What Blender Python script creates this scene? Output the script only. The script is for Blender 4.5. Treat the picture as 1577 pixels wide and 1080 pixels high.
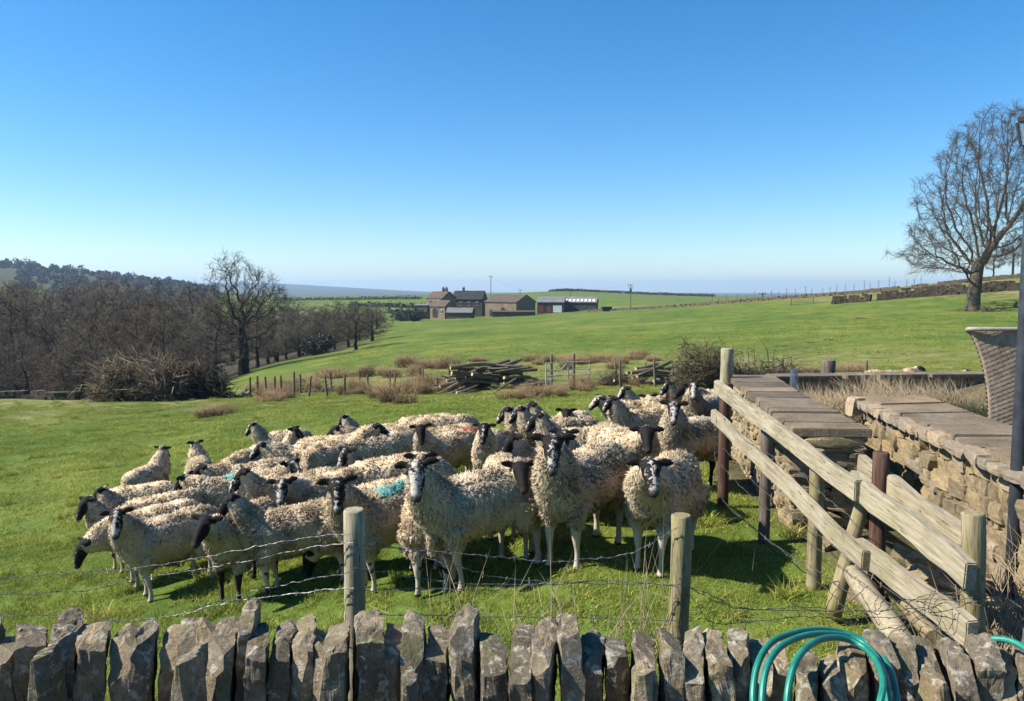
import bpy, bmesh, math, random
import numpy as np
from mathutils import Vector, Matrix, Euler, kdtree, noise as mnoise

R = math.radians
for o in list(bpy.data.objects):
    bpy.data.objects.remove(o)
SC = bpy.context.scene
COL = SC.collection
rng = np.random.default_rng(7)
random.seed(7)

# ------------------------------------------------------------------ camera
F, CU, CV, HV, CH = 1200.0, 788.5, 540.0, 448.0, 2.1
PITCH = math.atan((CV - HV) / F)
cam = bpy.data.cameras.new('camera')
cam.sensor_width = 36.0
cam.lens = 36.0 * F / 1577.0
cam.clip_start = 0.05
cam.clip_end = 30000
camo = bpy.data.objects.new('camera', cam)
COL.objects.link(camo)
camo.location = (0, 0, CH)
camo.rotation_euler = (R(90) - PITCH, 0, 0)
SC.camera = camo

# ------------------------------------------------------------------ light
SUN_EL, SUN_AZ = R(42), R(-94)          # azimuth clockwise from +Y
sdir = Vector((math.sin(SUN_AZ) * math.cos(SUN_EL), math.cos(SUN_AZ) * math.cos(SUN_EL), math.sin(SUN_EL)))
world = bpy.data.worlds.new('World')
SC.world = world
world.use_nodes = True
wn = world.node_tree.nodes
sky = wn.new('ShaderNodeTexSky')
sky.sky_type = 'NISHITA'
sky.sun_disc = False
sky.sun_elevation = SUN_EL
sky.sun_rotation = SUN_AZ
sky.altitude = 200
sky.air_density = 1.0
sky.dust_density = 0.15
sky.ozone_density = 5.0
bg = wn['Background']
bg.inputs['Strength'].default_value = 0.088
hsv = wn.new('ShaderNodeHueSaturation')
hsv.inputs['Hue'].default_value = .498
hsv.inputs['Saturation'].default_value = 1.30
world.node_tree.links.new(sky.outputs[0], hsv.inputs['Color'])
world.node_tree.links.new(hsv.outputs[0], bg.inputs['Color'])
sl = bpy.data.lights.new('sun', 'SUN')
sl.energy = 5.0
sl.angle = R(0.53)
sl.color = (1.0, 0.94, 0.84)
slo = bpy.data.objects.new('sun', sl)
COL.objects.link(slo)
slo.rotation_euler = (-sdir).to_track_quat('-Z', 'Y').to_euler()
vs = SC.view_settings
vs.view_transform = 'Standard'
vs.look = 'None'
vs.gamma = 1
vs.exposure = 1.0
vs.use_curve_mapping = False
SC.cycles.max_bounces = 6
SC.cycles.diffuse_bounces = 2
SC.cycles.transparent_max_bounces = 8
SC.cycles.volume_bounces = 0

# ------------------------------------------------------------------ helpers
cp, sp = math.cos(PITCH), math.sin(PITCH)
def P(u, v, Y):
    """point on the sight line of photo pixel (u, v) at forward distance Y metres"""
    dx, dy = (u - CU) / F, (CV - v) / F
    k = Y / (cp + dy * sp)
    return Vector((dx * k, Y, CH + (-sp + dy * cp) * k))
def zv(v, Y):
    return P(CU, v, Y).z

def tag(o, label, cat, group=None):
    o['label'] = label; o['category'] = cat
    if group: o['group'] = group
    return o
def kind(o, k):
    o['kind'] = k
    return o
def link(name, me, mat=None, parent=None, loc=None, rot=None):
    o = bpy.data.objects.new(name, me)
    COL.objects.link(o)
    if mat is not None and me is not None:
        if isinstance(mat, (list, tuple)):
            if not me.materials:
                for m in mat: me.materials.append(m)
        elif not me.materials:
            me.materials.append(mat)
    if parent: o.parent = parent
    if loc is not None: o.location = loc
    if rot is not None: o.rotation_euler = rot
    return o
def thing(name, label, cat, loc=(0, 0, 0), rz=0.0, group=None):
    o = link(name, None, None, None, loc, (0, 0, rz))
    o.empty_display_size = 0.1
    return tag(o, label, cat, group)

def mesh_np(name, V, Fc, smooth=False, midx=None):
    V = np.asarray(V, dtype=np.float32)
    me = bpy.data.meshes.new(name)
    if isinstance(Fc, np.ndarray):
        n, k = Fc.shape
        me.vertices.add(len(V)); me.vertices.foreach_set('co', V.ravel())
        me.loops.add(n * k); me.loops.foreach_set('vertex_index', Fc.astype(np.int32).ravel())
        me.polygons.add(n)
        me.polygons.foreach_set('loop_start', np.arange(0, n * k, k, dtype=np.int32))
        me.polygons.foreach_set('loop_total', np.full(n, k, dtype=np.int32))
        if midx is not None: me.polygons.foreach_set('material_index', np.asarray(midx, dtype=np.int32))
        me.update(calc_edges=True)
    else:
        me.from_pydata([tuple(map(float, p)) for p in V], [], Fc)
        if midx is not None: me.polygons.foreach_set('material_index', np.asarray(midx, dtype=np.int32))
        me.update()
    if smooth:
        me.polygons.foreach_set('use_smooth', np.ones(len(me.polygons), dtype=bool))
    me.validate()
    return me

class MB:
    """collects shapes for one mesh"""
    def __init__(s): s.V = []; s.F = []; s.M = []
    def add(s, V, Fc, m=0):
        b = len(s.V)
        s.V.extend([tuple(map(float, v)) for v in V])
        for f in Fc:
            s.F.append(tuple(int(i) + b for i in f)); s.M.append(m)
    def box(s, a, b, m=0, M=None):
        (x0, y0, z0), (x1, y1, z1) = a, b
        V = [(x0,y0,z0),(x1,y0,z0),(x1,y1,z0),(x0,y1,z0),(x0,y0,z1),(x1,y0,z1),(x1,y1,z1),(x0,y1,z1)]
        if M is not None: V = [tuple(M @ Vector(v)) for v in V]
        s.add(V, [(0,3,2,1),(4,5,6,7),(0,1,5,4),(1,2,6,5),(2,3,7,6),(3,0,4,7)], m)
    def tube(s, pts, rad, n=6, m=0, cap=True, phase=0.0):
        pts = [Vector(p) for p in pts]
        if not hasattr(rad, '__len__'): rad = [rad] * len(pts)
        V, Fc = tube_geo(pts, rad, n, cap, phase)
        s.add(V, Fc, m)
    def build(s, name, mat, parent=None, loc=None, rot=None, smooth=False):
        me = mesh_np(name, np.array(s.V), s.F, smooth, s.M)
        return link(name, me, mat, parent, loc, rot)

def tube_geo(pts, rad, n=6, cap=True, phase=0.0):
    V, Fc = [], []
    t0 = (pts[1] - pts[0]).normalized()
    a = t0.orthogonal().normalized()
    for i, p in enumerate(pts):
        if i == 0: t = t0
        elif i == len(pts) - 1: t = (pts[i] - pts[i-1]).normalized()
        else:
            t = (pts[i+1] - pts[i-1])
            t = t.normalized() if t.length > 1e-9 else t0
        a = a - t * a.dot(t)
        a = a.normalized() if a.length > 1e-6 else t.orthogonal().normalized()
        b = t.cross(a)
        for k in range(n):
            an = 2 * math.pi * k / n + phase
            V.append(p + (a * math.cos(an) + b * math.sin(an)) * rad[i])
    for i in range(len(pts) - 1):
        for k in range(n):
            k2 = (k + 1) % n
            Fc.append((i*n+k, i*n+k2, (i+1)*n+k2, (i+1)*n+k))
    if cap:
        Fc.append(tuple(range(n - 1, -1, -1)))
        Fc.append(tuple((len(pts)-1)*n + k for k in range(n)))
    return V, Fc

def nrm(a):
    return a / np.maximum(np.linalg.norm(a, axis=-1, keepdims=True), 1e-9)
def spikes(B, Mi, T, r, tip=0.7):
    """N bent tapering three-sided spikes; returns V (7N,3), F (9N,3)"""
    N = len(B)
    r = np.broadcast_to(np.asarray(r, dtype=float), (N,))
    d = nrm(T - B)
    h = np.where(np.abs(d[:, 2:3]) < 0.9, np.array([[0, 0, 1.0]]), np.array([[1.0, 0, 0]]))
    a = nrm(np.cross(d, h)); b = np.cross(d, a)
    V = np.zeros((N, 7, 3))
    for k in range(3):
        c, s_ = math.cos(2.0944 * k), math.sin(2.0944 * k)
        off = (a * c + b * s_) * r[:, None]
        V[:, k] = B + off
        V[:, 3 + k] = Mi + off * tip
    V[:, 6] = T
    f = np.array([(0,1,4),(0,4,3),(1,2,5),(1,5,4),(2,0,3),(2,3,5),(3,4,6),(4,5,6),(5,3,6)])
    Fc = (np.arange(N)[:, None, None] * 7 + f[None]).reshape(-1, 3)
    return V.reshape(-1, 3), Fc
def blades(B, d, side, L, w, bend):
    """N flat two-piece grass blades; V (5N), F tris (3N)"""
    N = len(B)
    M = B + d * (L * 0.55)[:, None]
    T = B + d * L[:, None] + bend
    M = M + bend * 0.25
    V = np.zeros((N, 5, 3))
    V[:, 0] = B - side * w[:, None]; V[:, 1] = B + side * w[:, None]
    V[:, 2] = M - side * (w * .75)[:, None]; V[:, 3] = M + side * (w * .75)[:, None]; V[:, 4] = T
    f = np.array([(0,1,3),(0,3,2),(2,3,4)])
    Fc = (np.arange(N)[:, None, None] * 5 + f[None]).reshape(-1, 3)
    return V.reshape(-1, 3), Fc
def set_col(me, name, arr, dom='POINT'):
    at = me.attributes.new(name, 'FLOAT_COLOR', dom)
    a = np.ones((len(arr), 4), dtype=np.float32)
    arr = np.asarray(arr)
    a[:, :arr.shape[1]] = arr
    at.data.foreach_set('color', a.ravel())
def unit_rand(n):
    return nrm(rng.normal(size=(n, 3)))

# ------------------------------------------------------------------ materials
class NT:
    def __init__(s, name, rough=0.9, spec=0.2):
        s.m = bpy.data.materials.new(name)
        s.m.use_nodes = True
        s.t = s.m.node_tree
        s.b = s.t.nodes['Principled BSDF']
        s.b.inputs['Roughness'].default_value = rough
        s.b.inputs['Specular IOR Level'].default_value = spec
    def n(s, kind, **kw):
        nd = s.t.nodes.new('ShaderNode' + kind)
        for k, v in kw.items(): setattr(nd, k, v)
        return nd
    def l(s, a, b): s.t.links.new(a, b)
    def coord(s, which='Object', scale=(1, 1, 1), rot=(0, 0, 0), rand=0.0):
        c = s.n('TexCoord'); mp = s.n('Mapping')
        mp.inputs['Scale'].default_value = scale
        mp.inputs['Rotation'].default_value = rot
        s.l(c.outputs[which], mp.inputs['Vector'])
        if rand:
            oi = s.n('ObjectInfo'); ma = s.n('Math', operation='MULTIPLY')
            ma.inputs[1].default_value = rand
            s.l(oi.outputs['Random'], ma.inputs[0])
            cx = s.n('CombineXYZ')
            for i in range(3): s.l(ma.outputs[0], cx.inputs[i])
            s.l(cx.outputs[0], mp.inputs['Location'])
        return mp.outputs[0]
    def noise(s, vec, scale=5, detail=6, rough=0.6, dist=0.0):
        nd = s.n('TexNoise')
        nd.inputs['Scale'].default_value = scale; nd.inputs['Detail'].default_value = detail
        nd.inputs['Roughness'].default_value = rough; nd.inputs['Distortion'].default_value = dist
        if vec is not None: s.l(vec, nd.inputs['Vector'])
        return nd.outputs['Fac']
    def ramp(s, fac, stops):
        nd = s.n('ValToRGB')
        e = nd.color_ramp.elements
        while len(e) < len(stops): e.new(0.5)
        for i, (p, c) in enumerate(stops):
            e[i].position = p
            e[i].color = (c[0], c[1], c[2], 1) if hasattr(c, '__len__') else (c, c, c, 1)
        s.l(fac, nd.inputs['Fac'])
        return nd.outputs['Color']
    def mix(s, fac, a, b, mode='MIX'):
        nd = s.n('MixRGB', blend_type=mode)
        for sock, v in ((nd.inputs[0], fac), (nd.inputs[1], a), (nd.inputs[2], b)):
            if hasattr(v, 'is_output') or hasattr(v, 'links'): s.l(v, sock)
            elif hasattr(v, '__len__'): sock.default_value = (v[0], v[1], v[2], 1)
            else: sock.default_value = v if sock == nd.inputs[0] else (v, v, v, 1)
        return nd.outputs[0]
    def math(s, op, a, b=None):
        nd = s.n('Math', operation=op)
        for sock, v in ((nd.inputs[0], a), (nd.inputs[1], b)):
            if v is None: continue
            if hasattr(v, 'links'): s.l(v, sock)
            else: sock.default_value = v
        return nd.outputs[0]
    def attr(s, name, out='Color'):
        nd = s.n('Attribute', attribute_name=name)
        return nd.outputs[out]
    def rand(s):
        return s.n('ObjectInfo').outputs['Random']
    def base(s, c):
        if hasattr(c, 'links'): s.l(c, s.b.inputs['Base Color'])
        else: s.b.inputs['Base Color'].default_value = (c[0], c[1], c[2], 1)
        return s
    def bump(s, h, strength=0.4, dist=0.02):
        nd = s.n('Bump')
        nd.inputs['Strength'].default_value = strength; nd.inputs['Distance'].default_value = dist
        s.l(h, nd.inputs['Height'])
        s.l(nd.outputs[0], s.b.inputs['Normal'])
        return s

def simple(name, c, rough=0.8, var=0.25, scale=8, bump=0.2, dist=0.01, spec=0.2, rand=7.0, metal=0.0):
    t = NT(name, rough, spec)
    v = t.coord('Object', rand=rand)
    f = t.noise(v, scale)
    lo = tuple(x * (1 - var) for x in c); hi = tuple(min(1, x * (1 + var)) for x in c)
    t.base(t.ramp(f, [(0.3, lo), (0.7, hi)]))
    if bump: t.bump(t.noise(v, scale * 4), bump, dist)
    t.b.inputs['Metallic'].default_value = metal
    return t.m

def stone_mat(name, cols, lichen=0.35, scale=9, lichcol=(.36, .35, .28), moss=0.0, wear=1.0):
    t = NT(name, 0.93, 0.15)
    v = t.coord('Object', rand=11.0)
    f = t.noise(v, scale * .45, 8, .65)
    c = t.ramp(f, [(.28, cols[0]), (.5, cols[1]), (.72, cols[2])])
    rr = t.rand()
    c = t.mix(0.75, c, t.ramp(rr, [(0, (.55, .54, .53)), (.35, (.85, .82, .76)), (.7, (1.05, .98, .88)), (1, (1.35, 1.2, .95))]), 'MULTIPLY')
    li = t.noise(v, scale * 2.2, 5, .7, .4)
    lm = t.ramp(li, [(.60 - lichen * .15, 0), (.66 - lichen * .1, 1)])
    c = t.mix(t.math('MULTIPLY', lm, lichen * 1.6), c, lichcol)
    dk = t.ramp(t.noise(v, scale * 5, 4, .7), [(.30, .35), (.5, 1)])
    c = t.mix(0.75 * wear, c, dk, 'MULTIPLY')
    if moss:
        mm = t.ramp(t.noise(v, scale * .7, 4), [(.55, 0), (.66, 1)])
        c = t.mix(t.math('MULTIPLY', mm, moss), c, (.13, .13, .025))
    t.base(c)
    h = t.math('ADD', t.noise(v, scale * 1.4, 8, .7), t.math('MULTIPLY', t.noise(v, scale * 7, 5, .7), .45))
    t.bump(h, .8, .022)
    return t.m

def wood_mat(name, cols, axis='Z', algae=0.0, crack=1.0):
    t = NT(name, 0.88, 0.15)
    sc = {'Z': (22, 22, 1.6), 'X': (1.6, 22, 22), 'Y': (22, 1.6, 22)}[axis]
    v = t.coord('Object', scale=sc, rand=9.0)
    v2 = t.coord('Object', rand=9.0)
    f = t.noise(v, 2.2, 8, .68, .3)
    c = t.ramp(f, [(.3, cols[0]), (.5, cols[1]), (.68, cols[2])])
    big = t.noise(v2, 3.5, 4)
    c = t.mix(.55, c, t.ramp(big, [(.35, (.68, .66, .62)), (.65, (1.1, 1.08, 1.04))]), 'MULTIPLY')
    if algae:
        am = t.ramp(t.noise(v2, 4, 5), [(.45, 0), (.62, 1)])
        c = t.mix(t.math('MULTIPLY', am, algae), c, (.17, .17, .04))
    ck = t.ramp(t.noise(v, 5.5, 3, .5, .2), [(.30, .15), (.38, 1)])
    c = t.mix(.85 * crack, c, ck, 'MULTIPLY')
    t.base(c)
    t.bump(f, .5, .01)
    return t.m

M = {}
def T3(c): return c
M['wall_stone'] = stone_mat('weathered_gritstone', [(.09, .074, .052), (.20, .168, .12), (.34, .29, .21)], .40, 10, (.46, .43, .35), moss=.4)
M['pale_stone'] = stone_mat('pale_sandstone', [(.20, .155, .09), (.33, .265, .165), (.45, .375, .25)], .15, 9, (.50, .47, .38), moss=.30, wear=.8)
M['pink_stone'] = stone_mat('pinkish_sandstone', [(.24, .19, .135), (.36, .30, .225), (.48, .42, .335)], .2, 9, (.5, .46, .4), wear=.6)
M['dark_core'] = simple('wall_core_earth', (.045, .038, .03), .95, .4, 12, .6, .02)
M['flag'] = stone_mat('flagstone', [(.115, .092, .066), (.185, .152, .112), (.26, .22, .165)], .15, 7, (.3, .28, .22), wear=.9)
M['post_grey'] = wood_mat('weathered_round_post', [(.16, .135, .085), (.30, .265, .18), (.42, .385, .28)], 'Z', .25)
M['post_green'] = wood_mat('algae_stained_post', [(.13, .105, .06), (.25, .21, .125), (.36, .315, .205)], 'Z', .45)
M['post_red'] = wood_mat('red_brown_stained_post', [(.045, .026, .02), (.09, .05, .037), (.15, .095, .07)], 'Z', 0)
M['post_dull'] = wood_mat('dull_grey_post', [(.07, .055, .045), (.14, .11, .095), (.22, .18, .155)], 'Z', .1)
M['rail'] = wood_mat('bleached_rail', [(.19, .158, .105), (.31, .268, .19), (.42, .375, .285)], 'X', .2)
M['stake'] = wood_mat('thin_fence_stake', [(.06, .05, .035), (.13, .11, .08), (.2, .175, .13)], 'Z', .1)
M['wire'] = simple('galvanised_wire', (.17, .165, .155), .5, .4, 40, 0, spec=.5, metal=.6)
M['rusty_wire'] = simple('rusty_wire', (.10, .075, .055), .8, .4, 40, 0)
M['metal_gate'] = simple('galvanised_gate_steel', (.40, .39, .37), .6, .2, 10, 0, spec=.4, metal=.3)
M['bark_log'] = wood_mat('log_bark', [(.06, .048, .034), (.13, .108, .078), (.27, .235, .175)], 'X', .12)
M['log_end'] = simple('sawn_log_end', (.48, .36, .20), .85, .3, 30, .2)
M['bark_dark'] = simple('dark_bark', (.035, .028, .021), .95, .35, 6, 0)
M['bark_grey'] = simple('grey_brown_bark', (.095, .078, .056), .95, .4, 3, .5, .05)
M['twig_wood'] = simple('bare_winter_twigs', (.075, .060, .046), .95, .35, .4, 0, rand=40)
M['twig_brown'] = simple('brown_tangled_stems', (.13, .10, .066), .95, .45, 1.5, 0, rand=40)
M['twig_pale'] = simple('pale_dead_stems', (.30, .235, .15), .9, .4, 2.5, 0, rand=40)
M['rush'] = simple('dried_rush', (.22, .155, .085), .95, .55, 14, 0, rand=30)
M['evergreen'] = simple('dark_evergreen_leaf', (.022, .034, .018), .6, .5, 3, 0, spec=.4)
M['hedge'] = simple('hedge_leaf', (.03, .042, .018), .7, .5, 1, 0, spec=.3)

# ------------------------------------------------------------------ terrain
# each column: photo column u -> list of (forward distance, ('v', pixel row) or height z)
def V_(v): return ('v', v)
COLS = {
 -700: [(7,-1.3),(11,-1.7),(18,-2.2),(28,-3.0),(40,-5),(60,-8.5),(120,-13),(300,-14),(700,14),(900,44),(1100,44),(1600,30),(4000,0),(9000,0)],
 0:    [(7,-.95),(11,-1.2),(18,-1.6),(28,V_(621)),(33,V_(612)),(38,V_(604)),(44,-4.2),(60,-8),(80,-11),(120,-14),(200,-16),(400,-12),(650,10),(900,V_(404)),(1000,V_(402)),(1500,20),(3000,0),(5000,V_(446)),(9000,0)],
 200:  [(7,-.85),(11,-1.05),(18,-1.5),(28,V_(619)),(33,V_(612)),(40,-3.9),(60,-7.5),(100,-12),(200,-15),(500,-8),(900,V_(428)),(1000,V_(427)),(1600,4),(3500,0),(5000,V_(440)),(9000,0)],
 330:  [(7,-.6),(11,-.85),(20,-1.45),(28,V_(617)),(36,V_(606)),(50,-4.1),(76,-7.0),(110,-11),(200,-13.5),(500,-9),(800,V_(446)),(950,V_(446)),(1500,-6),(3500,0),(5000,V_(436)),(6000,V_(437)),(9000,0)],
 400:  [(7,-.5),(11,-.75),(20,-1.3),(31,V_(610)),(40,V_(597)),(50,V_(583)),(76,V_(564)),(90,V_(560)),(125,-9.5),(200,-11.5),(400,-7),(600,V_(459)),(700,V_(457)),(1000,-12),(3000,-12),(5000,V_(434)),(6000,V_(436)),(9000,0)],
 600:  [(7,-.3),(11,-.5),(20,-1.05),(25,V_(622)),(33,V_(601)),(50,V_(560)),(80,V_(530)),(120,V_(512)),(200,V_(497)),(260,V_(490)),(400,V_(468)),(600,V_(456)),(700,V_(455)),(1000,-14),(3000,-12),(5000,V_(446)),(9000,-5)],
 700:  [(7,-.2),(11,-.4),(20,-1.0),(31,V_(604)),(50,V_(554)),(80,V_(522)),(120,V_(505)),(190,V_(493)),(230,V_(491)),(300,V_(485)),(400,V_(467)),(600,V_(454)),(700,V_(452)),(1000,-14),(3000,-12),(5000,V_(452)),(9000,-5)],
 800:  [(5.8,0),(11,-.25),(20,-.9),(31,V_(600)),(50,V_(550)),(80,V_(517)),(150,V_(496)),(230,V_(487)),(300,V_(481)),(450,V_(462)),(600,V_(452)),(700,V_(450)),(1000,-12),(5000,V_(462)),(9000,-20)],
 870:  [(5.8,0),(11,-.22),(20,-.85),(31,V_(597)),(50,V_(547)),(80,V_(513)),(150,V_(492)),(230,V_(484)),(300,V_(478)),(450,V_(460)),(600,V_(448)),(680,V_(446)),(1000,-12),(5000,-20),(9000,-20)],
 1000: [(5.8,.03),(11.6,-.22),(20,-.8),(31,V_(592)),(50,V_(540)),(80,V_(507)),(120,V_(488)),(160,V_(478)),(200,V_(474)),(350,V_(465)),(600,V_(455)),(700,V_(453)),(1000,-8),(5000,-20),(9000,-20)],
 1130: [(5.8,.05),(11.6,-.22),(20,-.75),(31,V_(588)),(50,V_(532)),(80,V_(497)),(110,V_(480)),(140,V_(467)),(160,V_(466)),(200,-1.5),(400,-4),(600,V_(458)),(700,V_(456)),(1000,-8),(5000,-20),(9000,-20)],
 1300: [(5.8,.05),(11,-.2),(20,-.7),(31,V_(582)),(50,V_(520)),(80,V_(486)),(105,V_(467)),(130,V_(453)),(145,V_(450)),(180,1),(400,0),(1000,-5),(5000,-20),(9000,-20)],
 1577: [(5.8,.05),(11,-.2),(20,-.5),(31,V_(562)),(50,V_(510)),(77,V_(478)),(90,V_(446)),(110,V_(423)),(125,V_(418)),(160,4.5),(400,6),(1000,-5),(5000,-20),(9000,-20)],
 2000: [(5.8,.05),(11,-.2),(20,-.4),(31,V_(545)),(50,V_(490)),(77,V_(450)),(110,V_(400)),(160,8),(400,10),(1000,-5),(5000,-20),(9000,-20)],
 2900: [(5.8,.05),(11,-.2),(20,-.2),(31,0),(50,2),(77,4),(110,8),(160,10),(400,12),(1000,-5),(5000,-20),(9000,-20)],
}
PHI = np.radians(np.arange(-62, 62.01, 0.5))
LR = np.arange(math.log(4), math.log(12000), 0.03)
def build_table():
    us = sorted(COLS)
    cphi = np.array([math.atan((u - CU) / F) for u in us])
    tab = np.zeros((len(us), len(LR)))
    for i, u in enumerate(us):
        c = math.cos(cphi[i])
        ds, zs = [], []
        for d, z in COLS[u]:
            ds.append(math.log(d / c)); zs.append(zv(z[1], d) if isinstance(z, tuple) else z)
        tab[i] = np.interp(LR, ds, zs)
    full = np.zeros((len(PHI), len(LR)))
    for j in range(len(LR)):
        full[:, j] = np.interp(PHI, cphi, tab[:, j])
    def blur(a, s, ax):
        k = np.exp(-0.5 * (np.arange(-3 * s, 3 * s + 1) / s) ** 2); k /= k.sum()
        pad = [(0, 0), (0, 0)]; pad[ax] = (3 * s, 3 * s)
        return np.apply_along_axis(lambda m: np.convolve(m, k, 'valid'), ax, np.pad(a, pad, mode='edge'))
    full = blur(full, 3, 0)
    return blur(full, 2, 1)
TAB = build_table()
def ground(x, y):
    """terrain height, vectorised"""
    x = np.asarray(x, float); y = np.asarray(y, float)
    r = np.hypot(x, y) + 1e-6
    phi = np.clip(np.arctan2(x, y), PHI[0], PHI[-1] - 1e-6)
    a = (phi - PHI[0]) / (PHI[1] - PHI[0]); i = np.clip(a.astype(int), 0, len(PHI) - 2); fa = a - i
    b = np.clip((np.log(np.maximum(r, 4.0)) - LR[0]) / 0.03, 0, len(LR) - 1.001); j = b.astype(int); fb = b - j
    far = (TAB[i, j] * (1 - fa) * (1 - fb) + TAB[i + 1, j] * fa * (1 - fb) + TAB[i, j + 1] * (1 - fa) * fb + TAB[i + 1, j + 1] * fa * fb)
    near = np.interp(x, [-16, -5, -3.5, -2.2, -1.5, -.75, -.1, .6, 2], [-2.5, -1.1, -.78, -.53, -.40, -.25, -.08, .04, .05])
    near = near + (0.05 - near) * np.clip((2.5 - y) / 6, 0, 1)
    w = np.clip((r - 6) / 6, 0, 1); w = w * w * (3 - 2 * w)
    w = np.where(y < 0, 0, w * np.clip(y / 2, 0, 1))
    z = near * (1 - w) + far * w
    # small undulation of the pasture
    z = z + (0.025 * np.sin(x * 1.7 + np.sin(y * .9) * 2) * np.cos(y * 1.3 + .5 * x) + .02 * np.sin(x * .55 + 1) * np.sin(y * .43)) * np.clip((r - 2) / 3, 0, 1)
    return z
def gz(x, y): return float(ground(np.array([x]), np.array([y]))[0])
def hit(u, v, d0=3.0, d1=300.0):
    """first distance at which the sight line of (u, v) meets the ground"""
    ds = np.exp(np.linspace(math.log(d0), math.log(d1), 1500))
    p = P(u, v, 1.0)
    x = p.x * ds; z = CH + (p.z - CH) * ds
    g = ground(x, ds)
    k = np.argmax(z < g)
    return float(ds[k]) if (z < g).any() else d1
def on_ground(u, d):
    x = (u - CU) / F * d
    # small correction for pitch: column at ground level
    z = gz(x, d)
    for _ in range(3):
        depth = d * cp + (CH - z) * sp
        x = (u - CU) / F * depth
        z = gz(x, d)
    return Vector((x, d, z))

def pasture_mat():
    t = NT('pasture_grass_ground', 0.95, 0.1)
    g = t.n('NewGeometry').outputs['Position']
    n1 = t.noise(g, .06, 8, .6); n2 = t.noise(g, .9, 8, .65); n3 = t.noise(g, 9, 5, .7)
    c = t.ramp(n1, [(.32, (.078, .122, .022)), (.5, (.106, .148, .027)), (.68, (.148, .172, .038))])
    n0 = t.noise(g, .22, 6, .6)
    c = t.mix(.85, c, t.ramp(n0, [(.33, (.66, .78, .72)), (.5, (1, 1, 1)), (.64, (1.38, 1.16, 1.15))]), 'MULTIPLY')
    c = t.mix(.8, c, t.ramp(n2, [(.3, (.55, .6, .5)), (.5, (.95, .97, .9)), (.68, (1.35, 1.22, 1.25))]), 'MULTIPLY')
    c = t.mix(.6, c, t.ramp(n3, [(.3, (.5, .52, .45)), (.65, (1.25, 1.25, 1.2))]), 'MULTIPLY')
    cov = t.attr('cover'); sep = t.n('SeparateColor'); t.l(cov, sep.inputs[0])
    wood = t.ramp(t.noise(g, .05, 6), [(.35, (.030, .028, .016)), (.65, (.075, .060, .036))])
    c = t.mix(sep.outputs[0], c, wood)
    pale = t.ramp(t.noise(g, 1.5, 6), [(.35, (.14, .12, .045)), (.65, (.28, .235, .11))])
    brk = t.ramp(t.noise(g, .8, 5), [(.4, 0), (.6, 1)])
    c = t.mix(t.math('MULTIPLY', sep.outputs[1], brk), c, pale)
    dirt = t.ramp(t.noise(g, 3, 6), [(.35, (.05, .038, .022)), (.65, (.12, .095, .058))])
    c = t.mix(sep.outputs[2], c, dirt)
    t.base(c)
    h = t.math('ADD', t.math('MULTIPLY', n2, 1.0), t.math('MULTIPLY', n3, .5))
    t.bump(h, .9, .10)
    return t.m
M['pasture'] = pasture_mat()

def build_ground():
    na, nr = 520, 200
    # finer angular steps ahead, a full circle around
    front = np.radians(np.linspace(-48, 48, 300))
    rest = np.radians(np.linspace(48, 312, 121))[1:-1]
    th = np.concatenate([front, rest])
    rr = np.concatenate([[0.3, .8, 1.4], np.exp(np.linspace(math.log(2), math.log(9000), nr))])
    A, Rr = np.meshgrid(th, rr)
    X = Rr * np.sin(A); Y = Rr * np.cos(A)
    Z = ground(X, Y)
    V = np.stack([X, Y, Z], -1).reshape(-1, 3)
    n = len(th); m = len(rr)
    i = np.arange(m - 1)[:, None]; k = np.arange(n)[None]
    k2 = (k + 1) % n
    Fc = np.stack([i * n + k + 0 * k2, i * n + k2, (i + 1) * n + k2, (i + 1) * n + k], -1).reshape(-1, 4)[:, ::-1]
    c = np.arange(n)
    V = np.vstack([V, [[0, 0, gz(0, 0)]]])
    me = mesh_np('field', V, Fc.copy(), True)
    x, y = V[:, 0], V[:, 1]
    u = CU + F * x / np.maximum(y, .5)
    r = np.hypot(x, y)
    sm = lambda a, lo, hi: np.clip((a - lo) / (hi - lo), 0, 1)
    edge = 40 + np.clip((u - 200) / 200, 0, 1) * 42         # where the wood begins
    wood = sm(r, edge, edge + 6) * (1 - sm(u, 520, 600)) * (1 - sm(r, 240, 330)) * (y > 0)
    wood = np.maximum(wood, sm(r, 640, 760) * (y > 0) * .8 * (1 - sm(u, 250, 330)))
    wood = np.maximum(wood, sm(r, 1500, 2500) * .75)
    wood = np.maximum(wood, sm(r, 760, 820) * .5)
    pale = np.zeros(len(V))
    # rough pale grass: fence strip, left strip beyond the crest, upper field edge on the right
    pale = np.maximum(pale, (sm(r, 24, 29) * (1 - sm(r, 42, 52))) * (1 - sm(u, 1600, 1700)) * .75 * (y > 0))
    pale = np.maximum(pale, sm(r, 31, 34) * (1 - sm(u, 130, 200)) * (y > 0) * (1 - sm(r, 44, 50)))
    up = np.interp(u, [900, 1130, 1300, 1577, 2200], [230, 150, 112, 96, 100])
    pale = np.maximum(pale, sm(r, up, up + 6) * (1 - sm(r, up + 40, up + 90)) * (u > 900) * (y > 0))
    dirt = sm(x, 2.15, 2.6) * (y > 2.5) * (y < 13) * (1 - sm(x, 9, 10)) * .85
    dirt = np.maximum(dirt, (1 - sm(y, 2.7, 3.0)) * (np.abs(x) < 40))
    set_col(me, 'cover', np.stack([wood, pale, dirt], -1))
    o = link('field', me, M['pasture'])
    kind(o, 'structure')
    return o
build_ground()

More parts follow.
